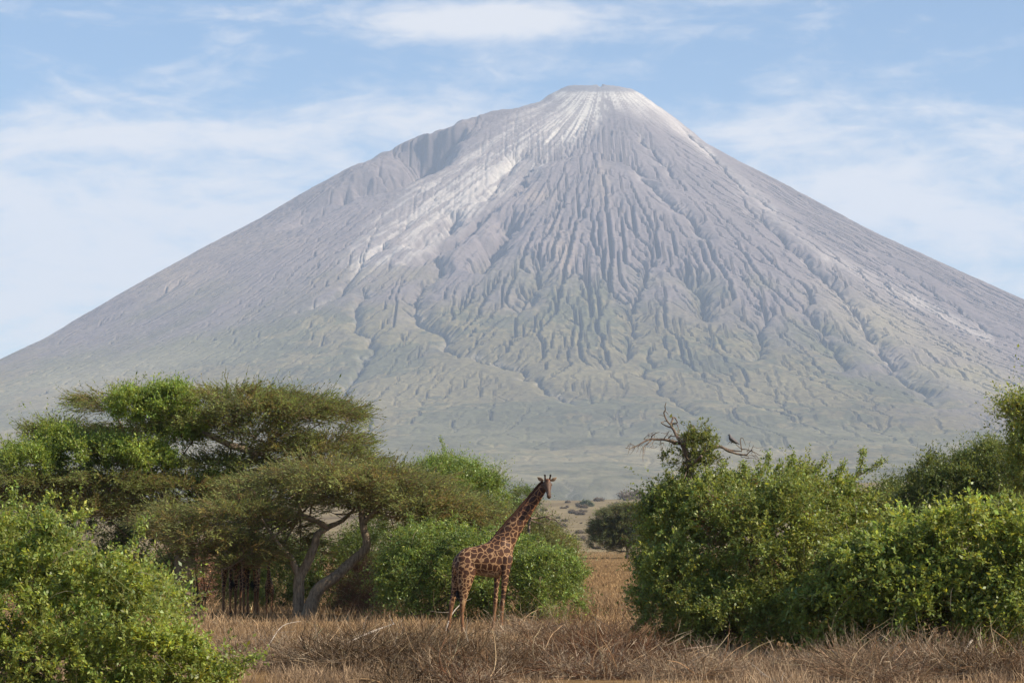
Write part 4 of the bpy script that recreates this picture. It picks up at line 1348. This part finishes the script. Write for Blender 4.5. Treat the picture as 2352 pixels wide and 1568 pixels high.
def ellipsoid(bm, c, axes, rad, seg=14):
    """axes: 3 unit vectors, rad: 3 half sizes"""
    M = Matrix([list(np.array(a) * r) for a, r in zip(axes, rad)]).transposed().to_4x4()
    M.translation = Vector(c)
    bmesh.ops.create_uvsphere(bm, u_segments=seg, v_segments=seg // 2 + 2, radius=1.0, matrix=M)


def bm_obj(bm, name, mat, parent, smooth=True):
    bmesh.ops.recalc_face_normals(bm, faces=bm.faces)
    me = bpy.data.meshes.new(name)
    bm.to_mesh(me)
    bm.free()
    for p in me.polygons:
        p.use_smooth = smooth
    return link(name, me, mat, parent)


def make_giraffe(label, neck, head_pos, face_dir, up_dir, stance, tail=True, group=None):
    """local frame: x forward, y left, z up, metres. Picture scale used for reading the pose: 288 px per metre"""
    root = empty('giraffe', (0, 0, 0))
    tag(root, label, 'giraffe', group)

    def g(px, py):
        return (px - 690) / 288.0, (1500 - py) / 288.0
    X3, Y3, Z3 = np.array([1., 0, 0]), np.array([0, 1., 0]), np.array([0, 0, 1.])
    bm = bmesh.new()
    # trunk
    secs = []
    for px, top, bot, w in [(448, 880, 990, .12), (475, 838, 1000, .21), (540, 784, 1008, .285), (640, 764, 1010, .325), (720, 738, 1020, .34), (800, 700, 1026, .325), (870, 655, 1000, .27), (925, 690, 950, .19), (948, 760, 900, .10)]:
        x, z0 = g(px, top)
        _, z1 = g(px, bot)
        secs.append((np.array([x, 0, (z0 + z1) / 2]), Z3, Y3, (z0 - z1) / 2, w))
    ell_loft(bm, secs, 6, 28)
    # withers hump
    x, z = g(815, 735)
    ellipsoid(bm, (x, 0, z), (norm(np.array([1, 0, .75])), Y3, norm(np.array([-.75, 0, 1]))), (.36, .14, .20))
    # neck
    secs = []
    pts = np.array([n_[0] for n_ in neck])
    T = norm(np.gradient(pts, axis=0))
    for (c, a, b), tt in zip(neck, T):
        lat = norm(np.cross(tt, np.array([-tt[2], 0, tt[0]]) + 1e-6))
        lat = norm(Y3 - tt * np.dot(Y3, tt))
        inp = np.cross(lat, tt)
        secs.append((np.array(c), inp, lat, a, b))
    ell_loft(bm, secs, 6, 24)
    # head
    f = norm(np.array(face_dir, float))
    u = np.array(up_dir, float)
    u = norm(u - f * np.dot(u, f))
    l = np.cross(u, f)
    hp = np.array(head_pos, float)

    def H(a, b, c=0.0):
        return hp + f * a + u * b + l * c
    hs = [(H(-.14, -.05), u, l, .08, .075), (H(-.06, -.02), u, l, .135, .105), (H(.05, .0), u, l, .145, .118), (H(.16, -.015), u, l, .125, .105), (H(.28, -.035), u, l, .098, .075),
          (H(.40, -.05), u, l, .080, .062), (H(.49, -.058), u, l, .076, .066), (H(.55, -.065), u, l, .058, .052), (H(.575, -.07), u, l, .02, .02)]
    ell_loft(bm, hs, 5, 20)
    ellipsoid(bm, H(.0, .11), (f, l, u), (.10, .075, .06))                       # forehead boss
    for s in (-1, 1):
        ellipsoid(bm, H(.08, .045, s * .095), (f, l, u), (.06, .034, .045))      # brow over each eye
        ellipsoid(bm, H(.50, -.015, s * .038), (f, l, u), (.045, .026, .03))     # nostril lobe
    ellipsoid(bm, H(.485, -.11), (f, l, u), (.07, .045, .03))                    # lower lip
    # legs
    for (pts, y0, y1) in stance:
        secs = []
        cs = []
        for k, (px, py, a, b) in enumerate(pts):
            x, z = g(px, py)
            tt = k / (len(pts) - 1)
            cs.append(np.array([x, y0 + (y1 - y0) * tt, max(z, .03)]))
        TT = norm(np.gradient(np.array(cs), axis=0))
        for c, tt, (px, py, a, b) in zip(cs, TT, pts):
            inp = norm(np.cross(Y3, tt))
            secs.append((c, inp, Y3, a, b))
        ell_loft(bm, secs, 5, 16)
    # tail stalk
    if tail:
        ts = [(455, 880, .05), (444, 930, .036), (446, 990, .028), (456, 1050, .024), (472, 1110, .02), (484, 1150, .018)]
        cs = [np.array([g(a, b)[0], -.03 - .05 * k / 5, g(a, b)[1]]) for k, (a, b, r) in enumerate(ts)]
        ell_loft(bm, [(c, X3, Y3, r, r) for c, (_, _, r) in zip(cs, ts)], 4, 10)
    bmesh.ops.recalc_face_normals(bm, faces=bm.faces)
    me = bpy.data.meshes.new('body')
    bm.to_mesh(me)
    bm.free()
    tmp = bpy.data.objects.new('body', me)
    COL.objects.link(tmp)
    r = tmp.modifiers.new('r', 'REMESH')
    r.mode = 'VOXEL'
    r.voxel_size = 0.019
    r.use_smooth_shade = True
    sm = tmp.modifiers.new('s', 'SMOOTH')
    sm.factor = 0.5
    sm.iterations = 5
    dg = bpy.context.evaluated_depsgraph_get()
    me2 = bpy.data.meshes.new_from_object(tmp.evaluated_get(dg))
    bpy.data.objects.remove(tmp)
    bpy.data.meshes.remove(me)
    me2.name = 'body'
    for p in me2.polygons:
        p.use_smooth = True
    n = len(me2.vertices)
    co = np.empty(n * 3, dtype=np.float32)
    me2.vertices.foreach_get('co', co)
    co = co.reshape(-1, 3)
    npts = np.array([q[0] for q in neck])
    dh = np.min([np.linalg.norm(co - H(a, -.02), axis=1) for a in np.linspace(-.08, .55, 12)], axis=0)
    head = 1 - sstep(dh, .13, .2)
    NP = smooth_path(npts, 30)
    dn = np.linalg.norm(co[:, None, :] - NP[None], axis=2)
    kk = np.argmin(dn, axis=1) / 29.0
    neckz = sstep(kk, .32, .6) * (dn.min(axis=1) < .5) * (co[:, 2] > 2.0)
    nor = np.empty(n * 3, dtype=np.float32)
    me2.vertices.foreach_get('normal', nor)
    nor = nor.reshape(-1, 3)
    bx0, bz = g(700, 930)
    belly = sstep(-nor[:, 2] * .7 + (bz - co[:, 2]) * 1.6, .45, 1.0) * (co[:, 2] > 1.62) * (co[:, 2] < 2.2) * (co[:, 0] > -.15) * (co[:, 0] < .5)
    zc = np.ones((n, 4), dtype=np.float32)
    zc[:, 0], zc[:, 1], zc[:, 2] = head, neckz, belly
    me2.attributes.new('zone', 'FLOAT_COLOR', 'POINT').data.foreach_set('color', zc.ravel())
    link('body', me2, M_COAT, root)
    # mane along the crest of the neck
    bm = bmesh.new()
    rng = np.random.default_rng(4)
    NPs = smooth_path(npts, 26)[3:]
    As = np.interp(np.linspace(0, 1, 26), np.linspace(0, 1, len(neck)), [q[1] for q in neck])[3:]
    Ts = norm(np.gradient(NPs, axis=0))
    secs = []
    for c, a, tt in zip(NPs, As, Ts):
        lat = norm(Y3 - tt * np.dot(Y3, tt))
        back = -np.cross(lat, tt)
        back = back if back[0] * 1.0 <= 0 or back[2] > 0 else -back
        if np.dot(back, np.array([-1, 0, .8])) < 0:
            back = -back
        secs.append((c + back * (a + .012 + rng.normal() * .004), back, lat, .055, .026))
    ell_loft(bm, secs, 2, 10)
    bm_obj(bm, 'mane', M_MANE, root)
    # horns, ears, eyes
    for s in (-1, 1):
        bm = bmesh.new()
        hb = H(-.04, .10, s * .062)
        ht = H(-.085, .245, s * .082)
        ell_loft(bm, [(hb, f, l, .034, .034), ((hb * .5 + ht * .5), f, l, .024, .024), (hb * .15 + ht * .85, f, l, .026, .026)], 4, 10)
        hn = bm_obj(bm, 'horn', M_MANE, root)
        bm = bmesh.new()
        ellipsoid(bm, ht, (f, l, u), (.033, .033, .034), 10)
        bm_obj(bm, 'horn_tip', M_BLACK, hn)
        bm = bmesh.new()
        er = H(-.10, .03, s * .10)
        et = H(-.14, .13, s * .285)
        ax = norm(et - er)
        w = norm(np.cross(ax, f))
        th = np.cross(ax, w)
        for k, (t0, hw) in enumerate([(0, .022), (.25, .05), (.5, .062), (.75, .048), (.95, .015)]):
            pass
        ell_loft(bm, [(er + (et - er) * t0 - th * cup, w, th, hw, .010) for t0, hw, cup in [(0, .024, 0), (.25, .052, .012), (.5, .066, .016), (.75, .05, .01), (1.0, .012, 0)]], 3, 12)
        bm_obj(bm, 'ear', M_EAR, root)
        bm = bmesh.new()
        ellipsoid(bm, H(.085, .035, s * .118), (f, l, u), (.026, .016, .022), 10)
        bm_obj(bm, 'eye', M_EYE, root)
    # tail tuft of long black hair
    if tail:
        T = Tubes(12)
        rng = np.random.default_rng(12)
        b0 = np.array([g(482, 1140)[0], -.08, g(482, 1140)[1]])
        for _ in range(46):
            e = np.array([g(520, 1240)[0] + rng.normal() * .07, -.10 + rng.normal() * .06, g(520, 1240)[1] + rng.normal() * .09])
            m_ = (b0 + e) / 2 + np.array([-.03 + rng.normal() * .03, rng.normal() * .03, -.02])
            T.add([b0 + rng.normal(size=3) * .012, m_, e], .010, .003, 4, 6)
        T.build('tail_tuft', M_BLACK, root)
    # hooves
    for (pts, y0, y1) in stance:
        x, z = g(pts[-1][0], pts[-1][1])
        bm = bmesh.new()
        ell_loft(bm, [(np.array([x + .015, y1, .11]), X3, Y3, .062, .052), (np.array([x + .03, y1, .05]), X3, Y3, .080, .062), (np.array([x + .04, y1, -.01]), X3, Y3, .090, .066)], 3, 12)
        bm_obj(bm, 'hoof', M_HOOF, root)
    return root


def gz(px, py, y=0.0):
    return ((px - 690) / 288.0, y, (1500 - py) / 288.0)


STANCE = [
    # near fore, far fore, near hind, far hind: picture x, y, in-plane half, lateral half
    ([(888, 850, .17, .09), (884, 930, .165, .10), (880, 1000, .125, .09), (874, 1080, .092, .078), (866, 1170, .068, .062), (858, 1240, .070, .062), (856, 1280, .058, .054), (853, 1350, .046, .044), (850, 1420, .048, .046), (850, 1460, .056, .05), (852, 1490, .056, .05)], -.19, -.17),
    ([(845, 860, .16, .09), (832, 950, .14, .10), (822, 1030, .095, .085), (815, 1130, .070, .065), (808, 1230, .068, .06), (805, 1275, .056, .052), (798, 1350, .044, .043), (790, 1420, .046, .045), (788, 1460, .054, .05), (790, 1490, .054, .05)], .19, .16),
    ([(545, 850, .22, .11), (548, 930, .30, .135), (548, 1000, .285, .135), (540, 1070, .225, .115), (534, 1130, .165, .09), (530, 1190, .115, .072), (522, 1240, .096, .064), (519, 1285, .070, .055), (518, 1350, .053, .048), (520, 1420, .050, .046), (524, 1460, .056, .05), (528, 1490, .056, .05)], -.21, -.19),
    ([(530, 860, .20, .11), (520, 940, .27, .13), (508, 1010, .25, .13), (490, 1080, .19, .11), (470, 1140, .13, .085), (452, 1200, .095, .068), (440, 1240, .082, .06), (434, 1290, .062, .052), (424, 1360, .050, .046), (416, 1420, .048, .045), (412, 1460, .054, .05), (412, 1490, .054, .05)], .21, .18),
]
NECK_OUT = [(gz(858, 800), .33, .20), (gz(880, 735), .315, .19), (gz(925, 665), .275, .165), (gz(980, 585), .24, .15), (gz(1040, 505), .20, .13), (gz(1100, 422), .172, .118), (gz(1160, 342, -.01), .15, .11),
            (gz(1205, 278, -.03), .13, .10), (gz(1232, 245, -.07), .105, .09)]
NECK_UP = [(gz(850, 820), .33, .20), (gz(872, 740), .30, .19), (gz(892, 650), .25, .165), (gz(910, 540), .20, .135), (gz(926, 430), .17, .115), (gz(940, 320), .15, .105), (gz(952, 220), .13, .10), (gz(960, 175), .10, .09)]


def place(root, X, Y, yaw, s=1.0):
    root.location = (X, Y, float(ground_z(X, Y)) - 0.01)
    root.rotation_euler = (0, 0, math.radians(yaw))
    root.scale = (s, s, s)


def copy_thing(root, label):
    c = root.copy()
    COL.objects.link(c)
    c['label'] = label
    for ch in list(root.children):
        d = ch.copy()
        COL.objects.link(d)
        d.parent = c
        for g2 in list(ch.children):
            e = g2.copy()
            COL.objects.link(e)
            e.parent = d
    return c


yaw = math.radians(6)
# the face is turned to the camera; directions are given in the animal's own frame
fw = np.array([.10, -.72, -.62])
fl = np.array([fw[0] * math.cos(yaw) + fw[1] * math.sin(yaw), -fw[0] * math.sin(yaw) + fw[1] * math.cos(yaw), fw[2]])
gir = make_giraffe('tall giraffe with brown patches standing in the open, looking at the viewer', NECK_OUT, gz(1240, 240, -.10), fl, (0, 0, 1), STANCE)
p = W(1107, 1450, 76.5)
place(gir, p[0], 76.5, 6)

hid = make_giraffe('giraffe calf with upright neck standing in deep shade, smallest of the herd', NECK_UP, gz(975, 175, 0), (1, .1, -.25), (0, 0, 1), STANCE)
tag(hid, group='giraffes in the shade of the acacias')
p = W(618, 1413, 94.8)
place(hid, p[0], 94.8, -88, .47)
c1 = copy_thing(hid, 'giraffe in shade next to the calf, only its dark legs clear of the leaves')
p = W(577, 1412, 95.6)
place(c1, p[0], 95.6, 90, .98)
c2 = copy_thing(hid, 'shaded giraffe beside the pale tan dead bush, legs standing apart')
p = W(535, 1411, 96)
place(c2, p[0], 96, 86, 1.0)


# ------------------------------------------------------------------ dry grass and brushwood
def build_grass():
    rng = np.random.default_rng(71)
    LV = Leaves()

    def field(n, y0, y1, hw0, hw1, hgt, wid, c, dens_noise=0.35, power=1.6):
        y = y0 * (y1 / y0) ** (rng.random(n) ** (1 / power) if power != 1 else rng.random(n))
        hw = np.interp(y, [y0, y1], [hw0, hw1])
        x = rng.uniform(-1, 1, n) * hw
        k = vnoise(x / 1.6 + 100, y / 2.2 + 50, 72, 3)
        keep = k > dens_noise + rng.normal(size=n) * .06
        x, y, k = x[keep], y[keep], k[keep]
        # tufts
        n = len(x)
        m = 7
        xi = np.repeat(x, m) + rng.normal(size=n * m) * .07
        yi = np.repeat(y, m) + rng.normal(size=n * m) * .07
        b = np.stack([xi, yi, ground_z(xi, yi) - .02], 1)
        h = hgt * np.exp(rng.normal(size=n * m) * .35) * np.repeat(.6 + .8 * k, m)
        d = norm(np.stack([rng.normal(size=n * m) * .42, rng.normal(size=n * m) * .42, np.ones(n * m)], 1))
        sv = norm(np.cross(d, rand_unit(rng, n * m)))
        cc = np.repeat(vnoise(x / 4.5 + 10, y / 5 + 80, 73, 3), m)[:, None]
        col = np.array(c[0]) * (1 - cc) + np.array(c[1]) * cc
        col = np.clip(col * np.exp(rng.normal(size=(n * m, 1)) * .3), .01, .6)
        mid = b + d * (h * .55)[:, None]
        d2 = norm(d + rng.normal(size=d.shape) * .35 * np.array([1, 1, .4]))
        wdt = wid * np.exp(rng.normal(size=n * m) * .25)
        LV.strip(b, mid, sv, wdt, wdt * .75, col)
        LV.strip(mid, mid + d2 * (h * .5)[:, None], sv, wdt * .75, wdt * .15, col)
    straw = ((0.20, 0.130, 0.068), (0.38, 0.265, 0.150))
    greyish = ((0.18, 0.122, 0.072), (0.38, 0.275, 0.170))
    field(9000, 56, 84, 13, 20, .17, .012, straw)
    field(13000, 42, 62, 11.5, 16, .22, .011, greyish, .42)
    field(11000, 78, 130, 18, 29, .28, .018, straw)
    field(9000, 84, 350, 4, 30, .20, .03, ((0.23, 0.140, 0.068), (0.39, 0.26, 0.128)), .25, 1)
    o = LV.build('dry_grass', M_DRY)
    tag(o, 'short dry straw coloured grass covering the open ground', 'grass', kind='stuff')


build_grass()


def make_brush(label, px, py, Y, w, dpt, h, n, seed, c0, pale=.15, grassy=.4, group='dead shrubs in the dry grass'):
    """a low heap of dead thorny stems"""
    rng = np.random.default_rng(seed)
    cx = W(px, py, Y)[0]
    o = np.array([cx, Y, float(ground_z(cx, Y))])
    root = plant_root('dead_shrub', tuple(o), label, 'shrub', group)
    LV = Leaves()
    s = 6
    m = 0
    a = rng.uniform(0, 2 * np.pi, n)
    q = np.sqrt(rng.random(n))
    # several crowns inside the heap
    bx = cx + np.cos(a) * q * w
    by = Y + np.sin(a) * q * dpt
    hh = h * (0.35 + 0.9 * vnoise(bx / .9 + seed, by / .9, 81, 2)) * (1 - .55 * q ** 2)
    p = np.stack([bx, by, ground_z(bx, by) + rng.random(n) * hh * .45], 1)
    d = norm(np.stack([np.cos(a) * .8 + rng.normal(size=n) * .7, np.sin(a) * .5 + rng.normal(size=n) * .6, rng.uniform(-.15, .8, n)], 1))
    ln = rng.uniform(.25, 1.0, n) * (.6 + h * .9)
    cur = rand_unit(rng, n) * np.array([1.2, 1.2, .8])
    wd = .011 * np.exp(rng.normal(size=n) * .4)
    col = tints(rng, n, c0, .35, .08)
    pl = rng.random(n) < pale
    col = np.where(pl[:, None], np.array([.36, .28, .19]) * np.exp(rng.normal(size=(n, 1)) * .2), col)
    for k in range(s):
        d = norm(d + cur * .22 + np.array([0, 0, -.07]))
        p2 = p + d * (ln / s)[:, None] + rng.normal(size=p.shape) * .008
        low = ground_z(p2[:, 0], p2[:, 1]) + .02
        p2[:, 2] = np.maximum(p2[:, 2], low)
        sv = norm(np.cross(d, rand_unit(rng, n)))
        LV.strip(p, p2, sv, wd * (1 - k / s * .7), wd * (1 - (k + 1) / s * .7), col)
        # side twigs
        if k in (2, 4):
            e = p2 + norm(d + rand_unit(rng, n) * .9) * rng.uniform(.08, .3, n)[:, None]
            LV.strip(p2, e, sv, wd * .55, wd * .2, col)
        p = p2
    ng = max(int(n * grassy), 150)
    a = rng.uniform(0, 2 * np.pi, ng)
    q = np.sqrt(rng.random(ng))
    bx, by = cx + np.cos(a) * q * w * 1.1, Y + np.sin(a) * q * dpt * 1.1
    b = np.stack([bx, by, ground_z(bx, by)], 1)
    d0 = norm(np.stack([rng.normal(size=ng) * .4, rng.normal(size=ng) * .4, np.ones(ng)], 1))
    L = rng.uniform(.2, .55, ng) * (.4 + h * .6)
    # thicker, longer stems with a bend
    nt = max(10, int(w * 26))
    p = np.stack([cx + rng.uniform(-.9, .9, nt) * w, Y + rng.uniform(-.9, .9, nt) * dpt, np.zeros(nt)], 1)
    p[:, 2] = ground_z(p[:, 0], p[:, 1])
    d = norm(np.stack([rng.normal(size=nt), rng.normal(size=nt) * .6, rng.uniform(.25, 1.0, nt)], 1))
    ln = rng.uniform(.6, 2.0, nt) * (.5 + h * .6)
    cur = rand_unit(rng, nt) * np.array([.6, .6, .5])
    col = tints(rng, nt, (.36, .265, .155), .4, .06)
    wd = rng.uniform(.016, .034, nt)
    for k in range(8):
        d = norm(d + cur * .22 + rng.normal(size=d.shape) * .12 + np.array([0, 0, -.05]))
        p2 = p + d * (ln / 8)[:, None]
        p2[:, 2] = np.maximum(p2[:, 2], ground_z(p2[:, 0], p2[:, 1]) + .02)
        sv = norm(np.cross(d, np.array([0, 1.0, 0]) + rng.normal(size=d.shape) * .2))
        for q2 in (sv, norm(np.cross(d, sv))):
            LV.strip(p, p2, q2, wd * (1 - k / 8 * .8), wd * (1 - (k + 1) / 8 * .8), col)
        p = p2
    LV.build('stems', M_DRY, root, o)
    if grassy <= 0:
        return root
    LV2 = Leaves()
    LV2.strip(b, b + d0 * L[:, None], norm(np.cross(d0, rand_unit(rng, ng))), np.full(ng, .012), np.full(ng, .003), tints(rng, ng, (.40, .31, .21), .25, .05))
    LV2.build('dry_blades', M_DRY, root, o)
    return root


BRN = (0.125, 0.078, 0.041)
DRK = (0.082, 0.053, 0.028)
RED = (0.120, 0.064, 0.034)
GRY = (0.200, 0.136, 0.082)
make_brush('wide dark heap of tangled dead stems under the long pale branch', 880, 1510, 51.5, 1.6, 1.1, .78, 4200, 401, DRK)
make_brush('low brown tangle of dead stems at the bottom edge, below the giraffe', 1140, 1530, 50, 1.2, .9, .52, 2600, 402, BRN)
make_brush('reddish brown heap of dead stems beside the largest bush', 1390, 1490, 53, 1.05, .9, .88, 4200, 403, RED, .08, .2)
make_brush('pale dry heap of dead stems at the bottom edge, next to the reddish heap', 1560, 1555, 49, 1.0, .8, .26, 2000, 404, GRY, .3, .8)
make_brush('grey thorny dead shrub in front of the sunlit hanging bush', 2030, 1535, 50, 1.3, .9, .58, 4200, 405, GRY, .25)
make_brush('grey brown dead shrub around the crooked bleached branch', 2290, 1530, 49, 1.2, .9, .62, 4000, 406, BRN, .25)
make_brush('thin straw coloured dead shrub under the thin arching branch', 640, 1490, 54, 1.3, 1.1, .55, 3000, 407, GRY, .3, .8)
make_brush('small dark dead shrub on the grass behind the pale fallen branch', 850, 1452, 62, .65, .5, .26, 700, 408, DRK)
make_brush('dark low dead shrub on the open grass track beside the largest bush', 1400, 1378, 92, 1.0, .6, .35, 900, 409, BRN, .15, 0)
make_brush('thin pale dead stems standing close by the giraffe forefeet', 1230, 1450, 72, 1.0, .6, .72, 900, 410, GRY, .4, .5)
make_brush('brown dead shrub between the giraffe feet and the bottom heap', 1030, 1478, 60, 1.6, .7, .24, 2200, 411, BRN, .2, .8)
make_brush('dry brushwood strip along the foot of the largest bush', 1720, 1540, 50.5, 1.2, .6, .20, 1600, 412, GRY, .3, .6)

_r = np.random.default_rng(17)
for _k in range(13):
    _Y = float(_r.uniform(45, 68))
    _py = 1262 + EYE / _Y * F
    _px = float(_r.uniform(520, 2320))
    if _px > 1500:
        _Y = float(_r.uniform(46.5, 54))
        _py = 1262 + EYE / _Y * F
    if 1470 < _px < 1900:
        _px = _px - 900 if _k % 2 else _px + 420
    _q = float(_r.uniform(.25, .75))
    make_brush('knee high clump of dead twigs scattered among the larger dead heaps', _px, _py, _Y, _q * 1.5, _q * .9, float(_r.uniform(.2, .65)), int(900 * _q + 250), 700 + _k,
               [BRN, DRK, GRY, RED][_k % 4], float(_r.uniform(.05, .4)), float(_r.uniform(.2, .8)), 'small clumps of dead twigs')


def fallen(label, pts, r0, r1, seed, mat=None, twigs=5, name='fallen_branch'):
    """pts: picture x, y, depth, height above ground"""
    rng = np.random.default_rng(seed)
    P = []
    for px, py, Y, h in pts:
        x = W(px, py, Y)[0]
        P.append(np.array([x, Y, float(ground_z(x, Y)) + h]))
    o = P[0]
    root = plant_root(name, tuple(o), label, 'branch', 'dead branches lying in the brush')
    T = Tubes(seed)
    C = T.add(P, r0, r1, 7, None, .15)
    T.build('limb', mat or M_PALE, root, o)
    for k in range(twigs):
        T = Tubes(seed + 1 + k)
        c = C[int(rng.integers(len(C) // 4, len(C)))]
        v = np.array([rng.normal(), rng.normal() * .5, abs(rng.normal()) * .6]) * rng.uniform(.15, .4)
        T.add([c, c + v * .5 + rng.normal(size=3) * .03, c + v], r1 * .8, .003, 5, 6)
        T.build('twig', mat or M_PALE, root, o)


def yz(py, h):
    """depth at which a point of height h above the flat ground shows at picture row py"""
    return (EYE - h) / -ray(1176, py)[1]


def fb(px, py, h):
    return (px, py, yz(py, h), h)


fallen('long pale branch lying on the wide dark heap of stems', [fb(738, 1542, .02), fb(765, 1508, .15), fb(800, 1476, .30), fb(850, 1452, .42), fb(905, 1430, .50)], .040, .016, 501)
fallen('thin pale branch arching over the straw coloured dead shrub', [fb(598, 1520, .05), fb(622, 1470, .35), fb(650, 1436, .5), fb(690, 1424, .5)], .022, .007, 502)
fallen('pale stick leaning on the ground behind the giraffe hind leg', [fb(1022, 1452, .03), fb(1036, 1410, .5), fb(1060, 1384, .7), fb(1092, 1370, .75)], .022, .010, 503, None, 2)
fallen('crooked bleached branch standing in the grey brown shrub', [fb(2195, 1555, .05), fb(2215, 1500, .35), fb(2240, 1465, .5), fb(2268, 1462, .5), fb(2300, 1448, .55)], .040, .012, 504)
fallen('straight pale pole lying across the dry ground at the bottom edge', [fb(1700, 1520, .04), fb(1740, 1548, .04), fb(1800, 1580, .05)], .030, .018, 505, None, 3)
fallen('grey bent branch lying at the foot of the largest bush', [fb(1540, 1505, .1), fb(1580, 1490, .25), fb(1640, 1480, .3), fb(1700, 1460, .4)], .028, .008, 506, M_DEAD)
fallen('thin upright dead shoot standing against the largest bush', [fb(1502, 1500, .02), fb(1504, 1450, .45), fb(1500, 1400, .9), fb(1508, 1380, 1.05)], .020, .006, 507, M_DEAD, 7)
fallen('thin brown twig leaning over the track from the rounded bush', [fb(1330, 1395, .2), fb(1370, 1420, .3), fb(1420, 1450, .3), fb(1450, 1470, .2)], .016, .005, 508, M_DEAD, 6)


# ------------------------------------------------------------------ scrub far out on the plain
def build_scrub():
    rng = np.random.default_rng(91)
    protos = []
    for k in range(3):
        r2 = np.random.default_rng(600 + k)
        LV, P = bush_leaves([((0, 0, .75), (1.0, .9, .75)), ((.7, .2, .5), (.7, .6, .5)), ((-.6, -.1, .45), (.6, .6, .45))], r2, 60, 6, 5, leaf=(.24, .13), color=(0.165, 0.14, 0.10) if k else (0.10, 0.12, 0.06),
                            clump_r=.4, up=.3, floor=False)
        o = LV.build('distant_shrub', M_LEAF)
        protos.append(o)
    used = [False] * 3
    n = 0
    spots = [(1345, 1163, 1.6), (1375, 1151, 1.0), (1331, 1162, .9), (1455, 1146, 2.2), (1440, 1147, 1.8), (1465, 1145, 1.7), (1440, 1149, .8)]
    while len(spots) < 120:
        py = 1262 - (rng.random() ** .8) * 112
        px = rng.uniform(1215, 1500) if rng.random() < .8 else rng.uniform(1150, 2060)
        if vnoise(np.array([px / 40.0]), np.array([py / 9.0]), 92, 2)[0] > .5:
            spots.append((px, py, rng.uniform(.35, 1.0)))
    Ys = np.arange(420, 2010, 4.0)
    for px, py, s in spots:
        a, b = ray(px, py)
        z = EYE + b * Ys
        hit = np.nonzero(ground_z(a * Ys, Ys) >= z)[0]
        if not len(hit):
            continue
        Y = Ys[hit[0]]
        k = 0 if py == 1163 else int(rng.integers(1, 3))
        if used[k]:
            o = protos[k].copy()
            COL.objects.link(o)
        else:
            o = protos[k]
            used[k] = True
        x = a * Y
        o.location = (x, Y, float(ground_z(x, Y)) - .1)
        o.rotation_euler = (0, 0, rng.uniform(0, 6.28))
        sc = s * Y / 900.0
        o.scale = (sc * 1.25, sc, sc * .8)
        tag(o, 'small dark dry shrub dotting the far brown slope', 'shrub', 'shrubs scattered over the far brown slope')
    for k in range(3):
        if not used[k]:
            bpy.data.objects.remove(protos[k])


build_scrub()


# ------------------------------------------------------------------ hazy air
def build_haze():
    bm = bmesh.new()
    bmesh.ops.create_cube(bm, size=1.0)
    x0, x1, y0, y1, z0, z1 = -15000, 15000, -3000, 18000, -61, 2250
    for v in bm.verts:
        v.co = ((x0 + x1) / 2 + v.co.x * (x1 - x0), (y0 + y1) / 2 + v.co.y * (y1 - y0), (z0 + z1) / 2 + v.co.z * (z1 - z0))
    me = bpy.data.meshes.new('haze')
    bm.to_mesh(me)
    bm.free()
    m, t = new_mat('haze_air')
    v = t.n('ShaderNodeVolumePrincipled')
    v.inputs['Color'].default_value = (0.62, 0.77, 1.0, 1)
    v.inputs['Density'].default_value = HAZE
    v.inputs['Anisotropy'].default_value = 0.0
    out = t.n('ShaderNodeOutputMaterial')
    t.t.links.new(v.outputs[0], out.inputs[1])
    o = link('haze', me, m)
    tag(o, kind='stuff')


HAZE = 4.6e-5
build_haze()
